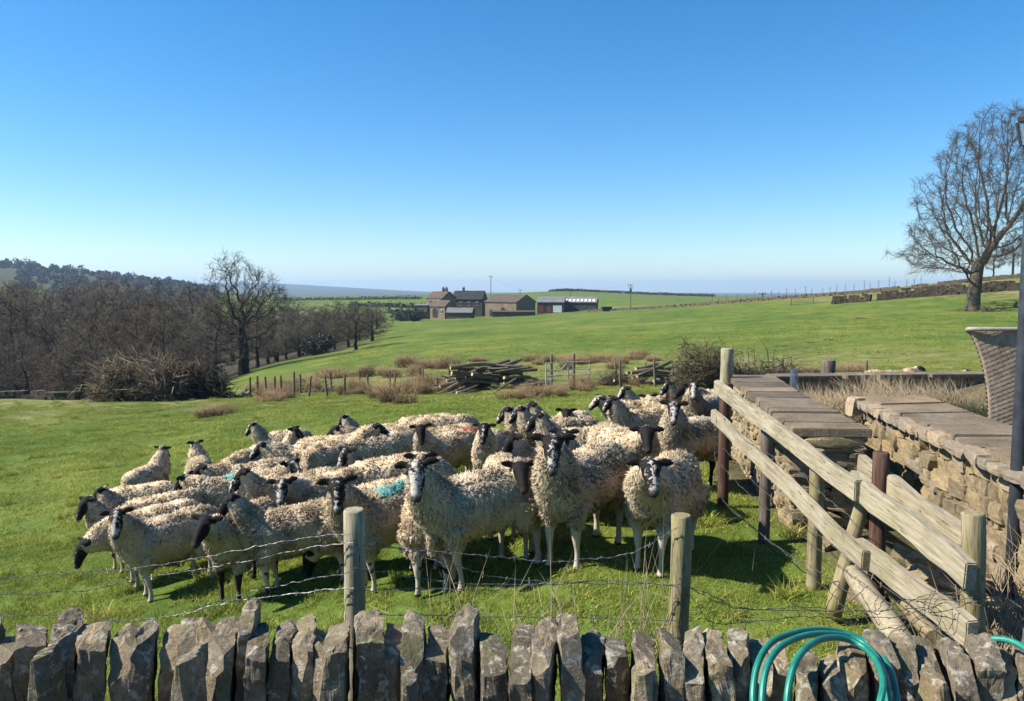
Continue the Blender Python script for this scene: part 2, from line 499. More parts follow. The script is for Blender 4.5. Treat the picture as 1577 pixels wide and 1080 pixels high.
# ------------------------------------------------------------------ grass
def grass_mat():
    t = NT('grass_blades', 0.75, 0.25)
    g = t.n('NewGeometry').outputs['Position']
    n1 = t.noise(g, .5, 6, .6); n2 = t.noise(g, 7, 3, .6)
    c = t.ramp(n1, [(.32, (.165, .220, .036)), (.5, (.240, .295, .048)), (.66, (.335, .36, .075))])
    c = t.mix(.6, c, t.ramp(n2, [(.3, (.55, .65, .5)), (.7, (1.35, 1.25, 1.2))]), 'MULTIPLY')
    tint = t.attr('tint')
    c = t.mix(1.0, c, tint, 'MULTIPLY')
    t.base(c)
    tr = t.n('BsdfTranslucent'); t.l(c, tr.inputs['Color'])
    ms = t.n('MixShader'); ms.inputs[0].default_value = .35
    t.l(t.b.outputs[0], ms.inputs[1]); t.l(tr.outputs[0], ms.inputs[2])
    t.l(ms.outputs[0], t.t.nodes['Material Output'].inputs['Surface'])
    return t.m
M['grass'] = grass_mat()

def grass_patch(name, n, rad, h0, h1, w, dry=.06, lean=.55):
    a = rng.random(n) * 6.2832; r = rad * np.sqrt(rng.random(n))
    # blades gather in little tufts
    nt = max(6, n // 9); ta = rng.random(nt) * 6.2832; tr = rad * np.sqrt(rng.random(nt))
    ti = rng.integers(0, nt, n)
    px = np.where(rng.random(n) < .7, tr[ti] * np.cos(ta[ti]) + rng.normal(0, .022, n), r * np.cos(a))
    py = np.where(rng.random(n) < .7, tr[ti] * np.sin(ta[ti]) + rng.normal(0, .022, n), r * np.sin(a))
    B = np.stack([px, py, np.full(n, -.02)], -1)
    an = rng.random(n) * 6.2832
    ln = rng.random(n) * lean
    d = nrm(np.stack([np.cos(an) * ln, np.sin(an) * ln, np.ones(n)], -1))
    sa = rng.random(n) * 6.2832
    side = np.stack([np.cos(sa), np.sin(sa), np.zeros(n)], -1)
    L = h0 + (h1 - h0) * rng.random(n) ** 1.6 + .02
    bend = np.stack([np.cos(an), np.sin(an), np.full(n, -.45)], -1) * (L * (.2 + .5 * rng.random(n)))[:, None]
    V, Fc = blades(B, d, side, L, np.full(n, w) * (.6 + .8 * rng.random(n)), bend)
    me = mesh_np(name, V, Fc)
    tint = np.repeat((.75 + .5 * rng.random(n))[:, None] * np.array([[1, 1, 1.0]]), 5, 0)
    dryb = np.repeat(rng.random(n) < dry, 5)
    tint[dryb] = np.array([2.1, 1.35, 3.0])
    set_col(me, 'tint', tint)
    me.materials.append(M['grass'])
    return me

def scatter(name, mat_meshes, pts, rot, scl, label, cat):
    """one 'stuff' object: instances of small meshes on given points"""
    me = bpy.data.meshes.new(name)
    me.vertices.add(len(pts)); me.vertices.foreach_set('co', np.asarray(pts, np.float32).ravel())
    for nm, arr in (('rot', rot), ('scl', scl)):
        at = me.attributes.new(nm, 'FLOAT_VECTOR', 'POINT'); at.data.foreach_set('vector', np.asarray(arr, np.float32).ravel())
    at = me.attributes.new('which', 'INT', 'POINT'); at.data.foreach_set('value', rng.integers(0, len(mat_meshes), len(pts)).astype(np.int32))
    o = link(name, me)
    ng = bpy.data.node_groups.new(name, 'GeometryNodeTree')
    ng.interface.new_socket('Geometry', in_out='INPUT', socket_type='NodeSocketGeometry')
    ng.interface.new_socket('Geometry', in_out='OUTPUT', socket_type='NodeSocketGeometry')
    N = ng.nodes
    gi = N.new('NodeGroupInput'); go = N.new('NodeGroupOutput')
    iop = N.new('GeometryNodeInstanceOnPoints')
    g2i = N.new('GeometryNodeGeometryToInstance')
    for m_ in reversed(mat_meshes):
        src = bpy.data.objects.new(m_.name + '_source', m_)
        oi = N.new('GeometryNodeObjectInfo'); oi.inputs['Object'].default_value = src
        ng.links.new(oi.outputs['Geometry'], g2i.inputs[0])
    def at_node(nm, typ):
        a = N.new('GeometryNodeInputNamedAttribute'); a.data_type = typ; a.inputs['Name'].default_value = nm
        return a.outputs['Attribute']
    ng.links.new(gi.outputs[0], iop.inputs['Points'])
    ng.links.new(g2i.outputs[0], iop.inputs['Instance'])
    iop.inputs['Pick Instance'].default_value = True
    ng.links.new(at_node('which', 'INT'), iop.inputs['Instance Index'])
    e2r = N.new('FunctionNodeEulerToRotation')
    ng.links.new(at_node('rot', 'FLOAT_VECTOR'), e2r.inputs[0])
    ng.links.new(e2r.outputs[0], iop.inputs['Rotation'])
    ng.links.new(at_node('scl', 'FLOAT_VECTOR'), iop.inputs['Scale'])
    ng.links.new(iop.outputs[0], go.inputs[0])
    md = o.modifiers.new('scatter', 'NODES'); md.node_group = ng
    kind(o, 'stuff')
    return tag(o, label, cat)

def grass_points(y0, y1, dens, ulo=-150, uhi=1730, keep=None):
    area_x0 = (ulo - CU) / F * y1; area_x1 = (uhi - CU) / F * y1
    n = int((area_x1 - area_x0) * (y1 - y0) * dens)
    x = rng.uniform(area_x0, area_x1, n); y = rng.uniform(y0, y1, n)
    u = CU + F * x / y
    k = (u > ulo - 200 / y) & (u < uhi + 200 / y)
    # not under the garden on the right
    k &= ~((x > 2.35) & (y < 12.5) & (x < 12))
    if keep is not None: k &= keep(x, y, u)
    x, y = x[k], y[k]
    return np.stack([x, y, ground(x, y)], -1)
def rots(n):
    r = np.zeros((n, 3)); r[:, 2] = rng.random(n) * 6.2832; return r
def scls(n, s, hz=1.0):
    q = s * (.75 + .5 * rng.random((n, 1)))
    return np.concatenate([q, q, q * hz * (.7 + .6 * rng.random((n, 1)))], 1)
gp_near = [grass_patch('grass_patch', 420, .17, .006, .035, .0026) for _ in range(3)] + [grass_patch('grass_patch', 300, .17, .01, .065, .003, .12)]
pts = grass_points(2.75, 10, 34)
scatter('meadow_grass', gp_near, pts, rots(len(pts)), scls(len(pts), 1.0), 'short grazed green grass around the flock behind the stone wall', 'grass')
gp_mid = [grass_patch('grass_patch_mid', 330, .34, .012, .05, .005) for _ in range(3)]
pts2 = grass_points(10, 34, 6.5, keep=lambda x, y, u: ~((y > 27) & (u < 330)))
scatter('pasture_grass', gp_mid, pts2, rots(len(pts2)), scls(len(pts2), 1.0), 'open pasture grass between the flock and the wire fence', 'grass')
# tufts of longer grass and old dung-green clumps across the field
gp_tuft = [grass_patch('grass_tuft', 150, .09, .06, .17, .0035, .18, .9) for _ in range(3)]
pts3 = np.vstack([grass_points(2.8, 4.4, 5), grass_points(4.4, 12, .8), grass_points(12, 30, .5)])
scatter('longer_grass', gp_tuft, pts3, rots(len(pts3)), scls(len(pts3), 1.0), 'scattered longer grass tufts in the near pasture', 'grass')
far_t = [grass_patch('far_tuft', 160, .9, .015, .06, .016, .1) for _ in range(3)]
pts4 = grass_points(34, 75, .6, keep=lambda x, y, u: (u > 520) | (y < 45))
pts4 = pts4[(pts4[:, 0] * F / pts4[:, 1] + CU > 380)]
scatter('hillside_grass', far_t, pts4, rots(len(pts4)), scls(len(pts4), 1.0, .8), 'grass covering the far green hillside', 'grass')

# ------------------------------------------------------------------ sheep
def sheep_mats():
    # body: skin under the fleece, mottled black and white face and legs
    t = NT('sheep_face_and_legs', 0.75, 0.12)
    part = t.n('SeparateColor'); t.l(t.attr('part'), part.inputs[0])
    face, leg, ear = part.outputs[0], part.outputs[1], part.outputs[2]
    hc = t.attr('hc', 'Vector')
    rnd = t.rand()
    off = t.n('CombineXYZ')
    for i, k in enumerate((17.0, 31.0, 53.0)):
        t.l(t.math('MULTIPLY', rnd, k), off.inputs[i])
    add = t.n('VectorMath', operation='ADD'); t.l(hc, add.inputs[0]); t.l(off.outputs[0], add.inputs[1])
    n = t.noise(add.outputs[0], 30, 5, .68, .6)
    xyz = t.n('SeparateXYZ'); t.l(hc, xyz.inputs[0])
    ax = t.math('ABSOLUTE', xyz.outputs[0])
    # white blaze: near the mid line, wider towards the muzzle
    wid = t.math('ADD', .006, t.math('MULTIPLY', xyz.outputs[1], .14))
    bl = t.math('SUBTRACT', wid, ax)
    bl = t.math('ADD', t.math('MULTIPLY', bl, 14.0), t.math('MULTIPLY', t.math('SUBTRACT', n, .5), 4.6))
    bias = t.math('SUBTRACT', t.math('MULTIPLY', t.math('FRACT', t.math('MULTIPLY', rnd, 7.31)), 1.0), .55)
    bat = t.n('Attribute', attribute_name='blaze'); bat.attribute_type = 'OBJECT'
    bl = t.math('ADD', bl, bat.outputs['Fac'])
    white = t.ramp(bl, [(-.0, 0), (.34, 1)])
    top = t.ramp(xyz.outputs[2], [(.0, 0), (.03, 1)])          # front of the face only
    white = t.math('MULTIPLY', white, top)
    # some faces are all black
    nose = t.ramp(xyz.outputs[1], [(.212, 0), (.236, 1)])
    fc = t.mix(white, (.012, .0105, .010), (.43, .39, .335))
    fc = t.mix(t.math('MULTIPLY', nose, .8), fc, (.045, .04, .04))
    jaw = t.ramp(xyz.outputs[2], [(-.075 + .1, 0), (-.045 + .1, 0)])
    # legs: pale with black patches, or mostly black
    g = t.coord('Object', rand=23.0)
    ln = t.noise(g, 13, 3, .6)
    lb = t.math('ADD', ln, t.math('SUBTRACT', t.math('MULTIPLY', t.math('FRACT', t.math('MULTIPLY', rnd, 5.17)), .42), .27))
    lc = t.mix(t.ramp(lb, [(.49, 0), (.55, 1)]), (.42, .36, .28), (.018, .015, .013))
    obj = t.n('TexCoord').outputs['Object']; oz = t.n('SeparateXYZ'); t.l(obj, oz.inputs[0])
    hoof = t.ramp(oz.outputs[2], [(.028, 1), (.04, 0)])
    lc = t.mix(hoof, lc, (.02, .017, .014))
    skin = (.42, .335, .225)
    c = t.mix(leg, skin, lc)
    c = t.mix(face, c, fc)
    c = t.mix(ear, c, (.016, .013, .012))
    t.base(c)
    t.bump(t.noise(t.coord('Object'), 120, 3), .35, .004)
    M['sheep_skin'] = t.m
    def fleece(name, mark=None):
        t = NT(name, 1.0, 0.05)
        tint = t.attr('tint')
        g = t.coord('Object', rand=19.0)
        n1 = t.noise(g, 4.5, 5, .6)
        c = t.ramp(n1, [(.28, (.62, .505, .36)), (.5, (.76, .66, .50)), (.72, (.84, .76, .62))])
        rr = t.rand()
        c = t.mix(.7, c, t.ramp(rr, [(0, (.72, .65, .56)), (.35, (.95, .90, .83)), (.7, (1.04, 1.0, .95)), (1, (1.12, 1.10, 1.07))]), 'MULTIPLY')
        c = t.mix(1.0, c, tint, 'MULTIPLY')
        if mark:
            pos, rad, colr = mark
            oc = t.n('TexCoord').outputs['Object']
            d = t.n('VectorMath', operation='DISTANCE'); t.l(oc, d.inputs[0]); d.inputs[1].default_value = pos
            dd = t.math('ADD', d.outputs['Value'], t.math('MULTIPLY', t.math('SUBTRACT', n1, .5), .2))
            c = t.mix(t.ramp(dd, [(rad * .7, .85), (rad, 0)]), c, colr)
        t.base(c)
        t.b.inputs['Sheen Weight'].default_value = .15
        t.b.inputs['Sheen Roughness'].default_value = .6
        tr = t.n('BsdfTranslucent'); t.l(c, tr.inputs['Color'])
        ms = t.n('MixShader'); ms.inputs[0].default_value = .28
        t.l(t.b.outputs[0], ms.inputs[1]); t.l(tr.outputs[0], ms.inputs[2])
        t.l(ms.outputs[0], t.t.nodes['Material Output'].inputs['Surface'])
        return t.m
    M['fleece'] = fleece('cream_fleece')
    M['fleece_blue'] = fleece('cream_fleece_with_turquoise_mark', ((0, .05, .80), .17, (.12, .50, .48)))
    M['fleece_red'] = fleece('cream_fleece_with_red_mark', ((0, .36, .76), .15, (.62, .14, .10)))
    t = NT('sheep_eye', .15, .6); t.base((.02, .013, .006)); M['eye'] = t.m
sheep_mats()

def chain_tube(pts, rad, n=14, flat=None):
    """rounded closed tube along a smooth path; flat = (axis scale a, b) ellipse factors"""
    pts = [Vector(p) for p in pts]
    # resample with catmull-rom
    Q, Rr = [], []
    for i in range(len(pts) - 1):
        p0 = pts[max(i - 1, 0)]; p1 = pts[i]; p2 = pts[i + 1]; p3 = pts[min(i + 2, len(pts) - 1)]
        for k in range(4):
            s = k / 4
            Q.append(0.5 * ((2 * p1) + (p2 - p0) * s + (2 * p0 - 5 * p1 + 4 * p2 - p3) * s * s + (3 * p1 - p0 - 3 * p2 + p3) * s ** 3))
            Rr.append(rad[i] * (1 - s) + rad[i + 1] * s)
    Q.append(pts[-1]); Rr.append(rad[-1])
    return Q, Rr

def loft(rings):
    """rings: list of (center, axis_a, axis_b) vectors; closed"""
    n = 16
    V, Fc = [], []
    for c, a, b in rings:
        for k in range(n):
            an = 2 * math.pi * k / n
            V.append(c + a * math.cos(an) + b * math.sin(an))
    for i in range(len(rings) - 1):
        for k in range(n):
            k2 = (k + 1) % n
            Fc.append((i*n+k, i*n+k2, (i+1)*n+k2, (i+1)*n+k))
    Fc.append(tuple(range(n - 1, -1, -1)))
    Fc.append(tuple((len(rings)-1)*n + k for k in range(n)))
    return V, Fc

TRUNK = [(y * .9, z + .03, rx * .83, rz * .89) for y, z, rx, rz in [(-.50,.57,.05,.06),(-.46,.565,.12,.14),(-.38,.555,.18,.20),(-.26,.545,.215,.23),(-.1,.535,.232,.242),(.1,.533,.24,.242),(.28,.545,.232,.235),(.42,.56,.195,.21),(.50,.57,.14,.165),(.55,.575,.06,.08)]]
NECKS = {'up': (60, -46), 'mid': (32, -38), 'low': (-12, -58), 'graze': (-46, -66)}
SHEEP = {}
def seg_dist(p, a, b, ra, rb):
    ab = b - a; t = np.clip(((p - a) @ ab) / max(ab @ ab, 1e-9), 0, 1)
    return np.linalg.norm(p - (a + t[:, None] * ab), axis=1) - (ra + (rb - ra) * t)

def make_sheep(yaw, neck, seed, locks):
    """yaw: head turn relative to the body (deg, + = to the animal's own left / +X). Body faces -Y."""
    rs = random.Random(seed)
    el, hp = NECKS[neck]
    mb = MB()
    rings = [(Vector((0, y, z)), Vector((rx, 0, 0)), Vector((0, 0, rz))) for y, z, rx, rz in TRUNK]
    mb.add(*loft(rings))
    # neck
    ny = R(yaw) * .62
    dirn = Vector((math.sin(ny) * math.cos(R(el)), -math.cos(ny) * math.cos(R(el)), math.sin(R(el))))
    B = Vector((0, -.29, .645)) if el > -20 else Vector((0, -.34, .59))
    L = .35 if neck != 'graze' else .44
    poll = B + dirn * L
    npts = [Vector((0, -.10, .58)), B - Vector((0, .0, .02)), B + dirn * (L * .5) + Vector((0, -.015, 0)), poll]
    nrad = [.17, .168, .126, .068]
    q, rr = chain_tube(npts, nrad)
    mb.tube(q, rr, 14)
    # head
    hy = R(yaw)
    f = Vector((math.sin(hy), -math.cos(hy), 0))
    a = (f * math.cos(R(hp)) + Vector((0, 0, math.sin(R(hp))))).normalized()      # poll -> muzzle
    s = Vector((math.cos(hy), math.sin(hy), 0))                                    # to the side
    nn = s.cross(a) * -1
    if nn.dot(f) < 0: nn = -nn                                                    # front of the face
    h0 = poll - a * .03 + nn * .012
    HP = [(-.055,.02,.02,-.008),(-.038,.045,.042,-.004),(0,.060,.062,0),(.035,.064,.068,.002),(.07,.057,.066,.004),(.105,.046,.058,.006),(.15,.039,.047,.006),(.19,.037,.039,.002),(.214,.034,.033,-.003),(.23,.026,.024,-.006),(.239,.012,.012,-.007)]
    rings = [(h0 + a * y * 1.08 + nn * o, s * rx * 1.08, nn * rz * 1.06) for y, rx, rz, o in HP]
    mb.add(*loft(rings))
    # brow ridges / eye sockets, muzzle lips
    for sg in (-1, 1):
        c = h0 + a * .048 + s * (sg * .052) + nn * .034
        mb.tube([c - a * .026 + nn * .006, c - a * .006 + nn * .008, c + a * .02], [.008, .018, .010], 8)
        c = h0 + a * .215 + s * (sg * .017) + nn * .014
        mb.tube([c - a * .022, c, c + a * .012], [.008, .014, .009], 8)
    # ears
    ears = []
    dro = rs.uniform(-.12, .22)
    for sg in (-1, 1):
        b0 = h0 - a * .014 + s * (sg * .045) + nn * .012
        d1 = (s * sg + Vector((0, 0, 1)) * (.12 - dro) - a * .12 + nn * .18).normalized()
        wv = (a * .2 - Vector((0, 0, 1)) * .9 - nn * .25); wv = (wv - d1 * wv.dot(d1)).normalized()
        tv = d1.cross(wv)
        er = []
        for k, (tt, w, th) in enumerate([(0, .018, .014), (.25, .030, .013), (.5, .037, .011), (.75, .031, .010), (.93, .016, .009), (1.0, .006, .006)]):
            c = b0 + d1 * (.125 * tt) - Vector((0, 0, 1)) * (.018 * tt * tt)
            er.append((c, wv * w, tv * th))
        mb.add(*loft(er))
        ears.append((np.array(b0 + d1 * .02), np.array(b0 + d1 * .125)))
    # legs
    legs = []
    for sg in (-1, 1):
        j = rs.uniform(-.05, .06)
        pts = [(sg*.112, -.24, .50), (sg*.105, -.255 + j*.3, .37), (sg*.10, -.27 + j*.7, .27), (sg*.10, -.265 + j, .145), (sg*.10, -.272 + j, .058), (sg*.102, -.295 + j, .012)]
        q, rr = chain_tube(pts, [.088, .054, .035, .0195, .0245, .031])
        mb.tube(q, rr, 10); legs.append((pts, [.088, .054, .035, .0195, .0245, .031]))
        j = rs.uniform(-.07, .06)
        pts = [(sg*.112, .30, .53), (sg*.122, .285, .41), (sg*.118, .355 + j*.6, .285), (sg*.112, .35 + j, .155), (sg*.11, .342 + j, .058), (sg*.112, .320 + j, .012)]
        q, rr = chain_tube(pts, [.14, .094, .041, .022, .0265, .033])
        mb.tube(q, rr, 10); legs.append((pts, [.14, .094, .041, .022, .0265, .033]))
    # tail
    mb.tube([(0, .45, .69), (0, .51, .61), (0, .52, .50), (0, .51, .40)], [.05, .045, .038, .018], 8)
    me = mesh_np('sheep_raw', np.array(mb.V), mb.F)
    tmp = link('sheep_raw', me)
    md = tmp.modifiers.new('remesh', 'REMESH'); md.mode = 'VOXEL'; md.voxel_size = .0125 if locks > 20000 else .0155
    m2 = tmp.modifiers.new('smooth', 'SMOOTH'); m2.factor = .5; m2.iterations = 3
    dg = bpy.context.evaluated_depsgraph_get()
    body = bpy.data.meshes.new_from_object(tmp.evaluated_get(dg))
    bpy.data.objects.remove(tmp); bpy.data.meshes.remove(me)
    body.name = 'sheep'
    body.materials.clear()
    nv = len(body.vertices)
    co = np.zeros(nv * 3, np.float32); body.vertices.foreach_get('co', co); co = co.reshape(-1, 3).astype(float)
    co[:, 2] = np.maximum(co[:, 2], 0)
    body.vertices.foreach_set('co', co.astype(np.float32).ravel())
    body.polygons.foreach_set('use_smooth', np.ones(len(body.polygons), bool))
    A = lambda v: np.array(v, float)
    # membership
    h0n, an_, sn, nnn = A(h0), A(a), A(s), A(nn)
    rel = co - h0n
    hc = np.stack([rel @ sn, rel @ an_, rel @ nnn], -1)
    dh = seg_dist(co, h0n, h0n + an_ * .21, .062, .034)
    dn = np.minimum(seg_dist(co, A(npts[1]), A(npts[2]), .168, .126), seg_dist(co, A(npts[2]), A(npts[3]) - A(dirn) * .02, .126, .070))
    dt = np.full(nv, 9.0)
    for (y0, z0, x0, r0), (y1, z1, x1, r1) in zip(TRUNK[:-1], TRUNK[1:]):
        dt = np.minimum(dt, seg_dist(co, np.array([0, y0, z0]), np.array([0, y1, z1]), min(x0, r0), min(x1, r1)))
    dl = np.full(nv, 9.0)
    for pts, rd in legs:
        for k in range(1, 5):
            dl = np.minimum(dl, seg_dist(co, A(pts[k]), A(pts[k + 1]), rd[k], rd[k + 1]))
    de = np.full(nv, 9.0)
    for e0, e1 in ears: de = np.minimum(de, seg_dist(co, e0, e1, .03, .03))
    ear = (de < .012) & (np.abs(hc[:, 0]) > .060) & (dh > .004)
    face = ((dh < dn - .004) & (dh < dt) & (hc[:, 1] > -.05)) | ear
    face &= ~((hc[:, 2] < -.045) & (hc[:, 1] < .06) & ~ear)
    leg = (dl < dt) & (co[:, 2] < .325) & ~face
    face_s = np.where(face, 1.0, 0.0); leg_s = np.clip((.34 - co[:, 2]) / .04, 0, 1) * (dl < dt + .02)
    leg_s[face] = 0
    set_col(body, 'part', np.stack([face_s, leg_s, ear.astype(float)], -1))
    at = body.attributes.new('hc', 'FLOAT_VECTOR', 'POINT'); at.data.foreach_set('vector', hc.astype(np.float32).ravel())
    # fleece locks
    body.calc_loop_triangles()
    nt = len(body.loop_triangles)
    tri = np.zeros(nt * 3, np.int32); body.loop_triangles.foreach_get('vertices', tri); tri = tri.reshape(-1, 3)
    wool = ~(face | leg | (co[:, 2] < .25) | ((dh < .012) & (hc[:, 1] > -.02)))
    tw = wool[tri].all(1)
    tri = tri[tw]
    a0, a1, a2 = co[tri[:, 0]], co[tri[:, 1]], co[tri[:, 2]]
    nr = np.cross(a1 - a0, a2 - a0); ar = np.linalg.norm(nr, axis=1)
    # no wool locks inside the body's underside crease
    pick = rng.choice(len(tri), locks, p=ar / ar.sum())
    w = rng.random((locks, 2)); fl = w.sum(1) > 1; w[fl] = 1 - w[fl]
    p = a0[pick] + (a1 - a0)[pick] * w[:, :1] + (a2 - a0)[pick] * w[:, 1:]
    n = nrm(nr)[pick]
    down = np.array([0, 0, -1.0])
    tang = down - n * (n @ down)[:, None]
    # wavy direction field so that the locks clump
    ph = p * 19 + seed
    fld = np.stack([np.sin(ph[:, 1] * 1.1 + np.sin(ph[:, 2])), np.sin(ph[:, 2] * 1.3 + np.cos(ph[:, 0])), np.sin(ph[:, 0] * 1.2 + np.sin(ph[:, 1]))], -1)
    back = np.array([0, .3, 0])
    nearhead = np.clip(1 - (np.linalg.norm(p - A(poll), axis=1) - .07) / .16, 0, 1)
    legz = np.clip((.36 - p[:, 2]) / .1, 0, 1)
    # staples: strands gather towards the tip of their clump
    K = locks // (8 if locks > 20000 else 5)
    ci = rng.choice(locks, K, replace=False)
    kd = kdtree.KDTree(K)
    for q, i_ in enumerate(ci): kd.insert(p[i_], q)
    kd.balance()
    own = np.array([kd.find(v_)[1] for v_ in p])
    neckw = np.clip((-.22 - p[:, 1]) / .15, 0, 1)[:, None]
    short = (1 - .58 * nearhead) * (1 - .45 * legz)
    dc = nrm(n[ci] * (.55 + .2 * neckw[ci]) + tang[ci] * .62 + back * .4 * (1 - neckw[ci]) + fld[ci] * .5 + rng.normal(0, .25, (K, 3)))
    Lc = (.030 + .028 * rng.random(K)) * short[ci]
    ctip = p[ci] + dc * Lc[:, None]
    d = nrm(dc[own] + n * .25 + rng.normal(0, .28, (locks, 3)))
    L = Lc[own] * (.7 + .5 * rng.random(locks))
    Bs = p - n * .008
    Tp = Bs + d * L[:, None]
    Tp = Tp + (ctip[own] - Tp) * (.10 + .28 * rng.random((locks, 1)))
    Mi = (Bs + Tp) * .5 + n * (L * .16)[:, None] + rng.normal(0, .0035, (locks, 3))
    wv = nrm(np.cross(Tp - Bs, n + rng.normal(0, .35, (locks, 3))))
    r = (.0025 + .0028 * rng.random(locks)) * (1.0 if locks > 20000 else 1.45)
    V = np.zeros((locks, 5, 3))
    V[:, 0] = Bs - wv * r[:, None]; V[:, 1] = Bs + wv * r[:, None]
    V[:, 2] = Mi - wv * (r * .95)[:, None]; V[:, 3] = Mi + wv * (r * .95)[:, None]; V[:, 4] = Tp
    Fc = (np.arange(locks)[:, None, None] * 5 + np.array([(0, 1, 3), (0, 3, 2), (2, 3, 4)])[None]).reshape(-1, 3)
    fm = mesh_np('fleece', V.reshape(-1, 3), Fc, True)
    nv_ = nrm(n + .25 * d + rng.normal(0, .09, (locks, 3)))
    if len(fm.vertices) == locks * 5: fm.normals_split_custom_set_from_vertices(np.repeat(nv_, 5, 0).astype(np.float32))
    ctint = (.93 + .12 * rng.random(K))[own]
    tv = (.90 + .16 * rng.random(locks)) * ctint
    warm = rng.random(locks)
    col = np.stack([tv, tv * (1 - .05 * warm), tv * (1 - .14 * warm)], -1)
    # grubby belly and legs
    gr = np.clip((.42 - p[:, 2]) / .2, 0, 1)[:, None]
    col = col * (1 - gr * np.array([[.22, .27, .34]]))
    cc = np.repeat(col[:, None, :], 5, 1)
    set_col(fm, 'tint', cc.reshape(-1, 3))
    # eyes
    eyes = []
    for sg in (-1, 1):
        bm = bmesh.new(); bmesh.ops.create_icosphere(bm, subdivisions=1, radius=.0115)
        em = bpy.data.meshes.new('eye'); bm.to_mesh(em); bm.free(); em.materials.append(M['eye'])
        eyes.append((em, h0 + a * .058 + s * (sg * .0615) + nn * .034))
    body.materials.append(M['sheep_skin'])
    top = co[:, 2].max()
    headc = h0 + a * .08
    return dict(body=body, fleece=fm, eyes=eyes, top=float(poll.z + .075), head=Vector(headc))

def get_sheep(yaw, neck, far):
    yq = int(round(max(-90, min(90, yaw)) / 30.0) * 30)
    mir = 1
    if yq < 0: mir = -1; yq = -yq
    key = (yq, neck, far)
    if key not in SHEEP:
        SHEEP[key] = make_sheep(yq, neck, 11 + len(SHEEP) * 7, 16000 if far else 38000)
    return SHEEP[key], mir

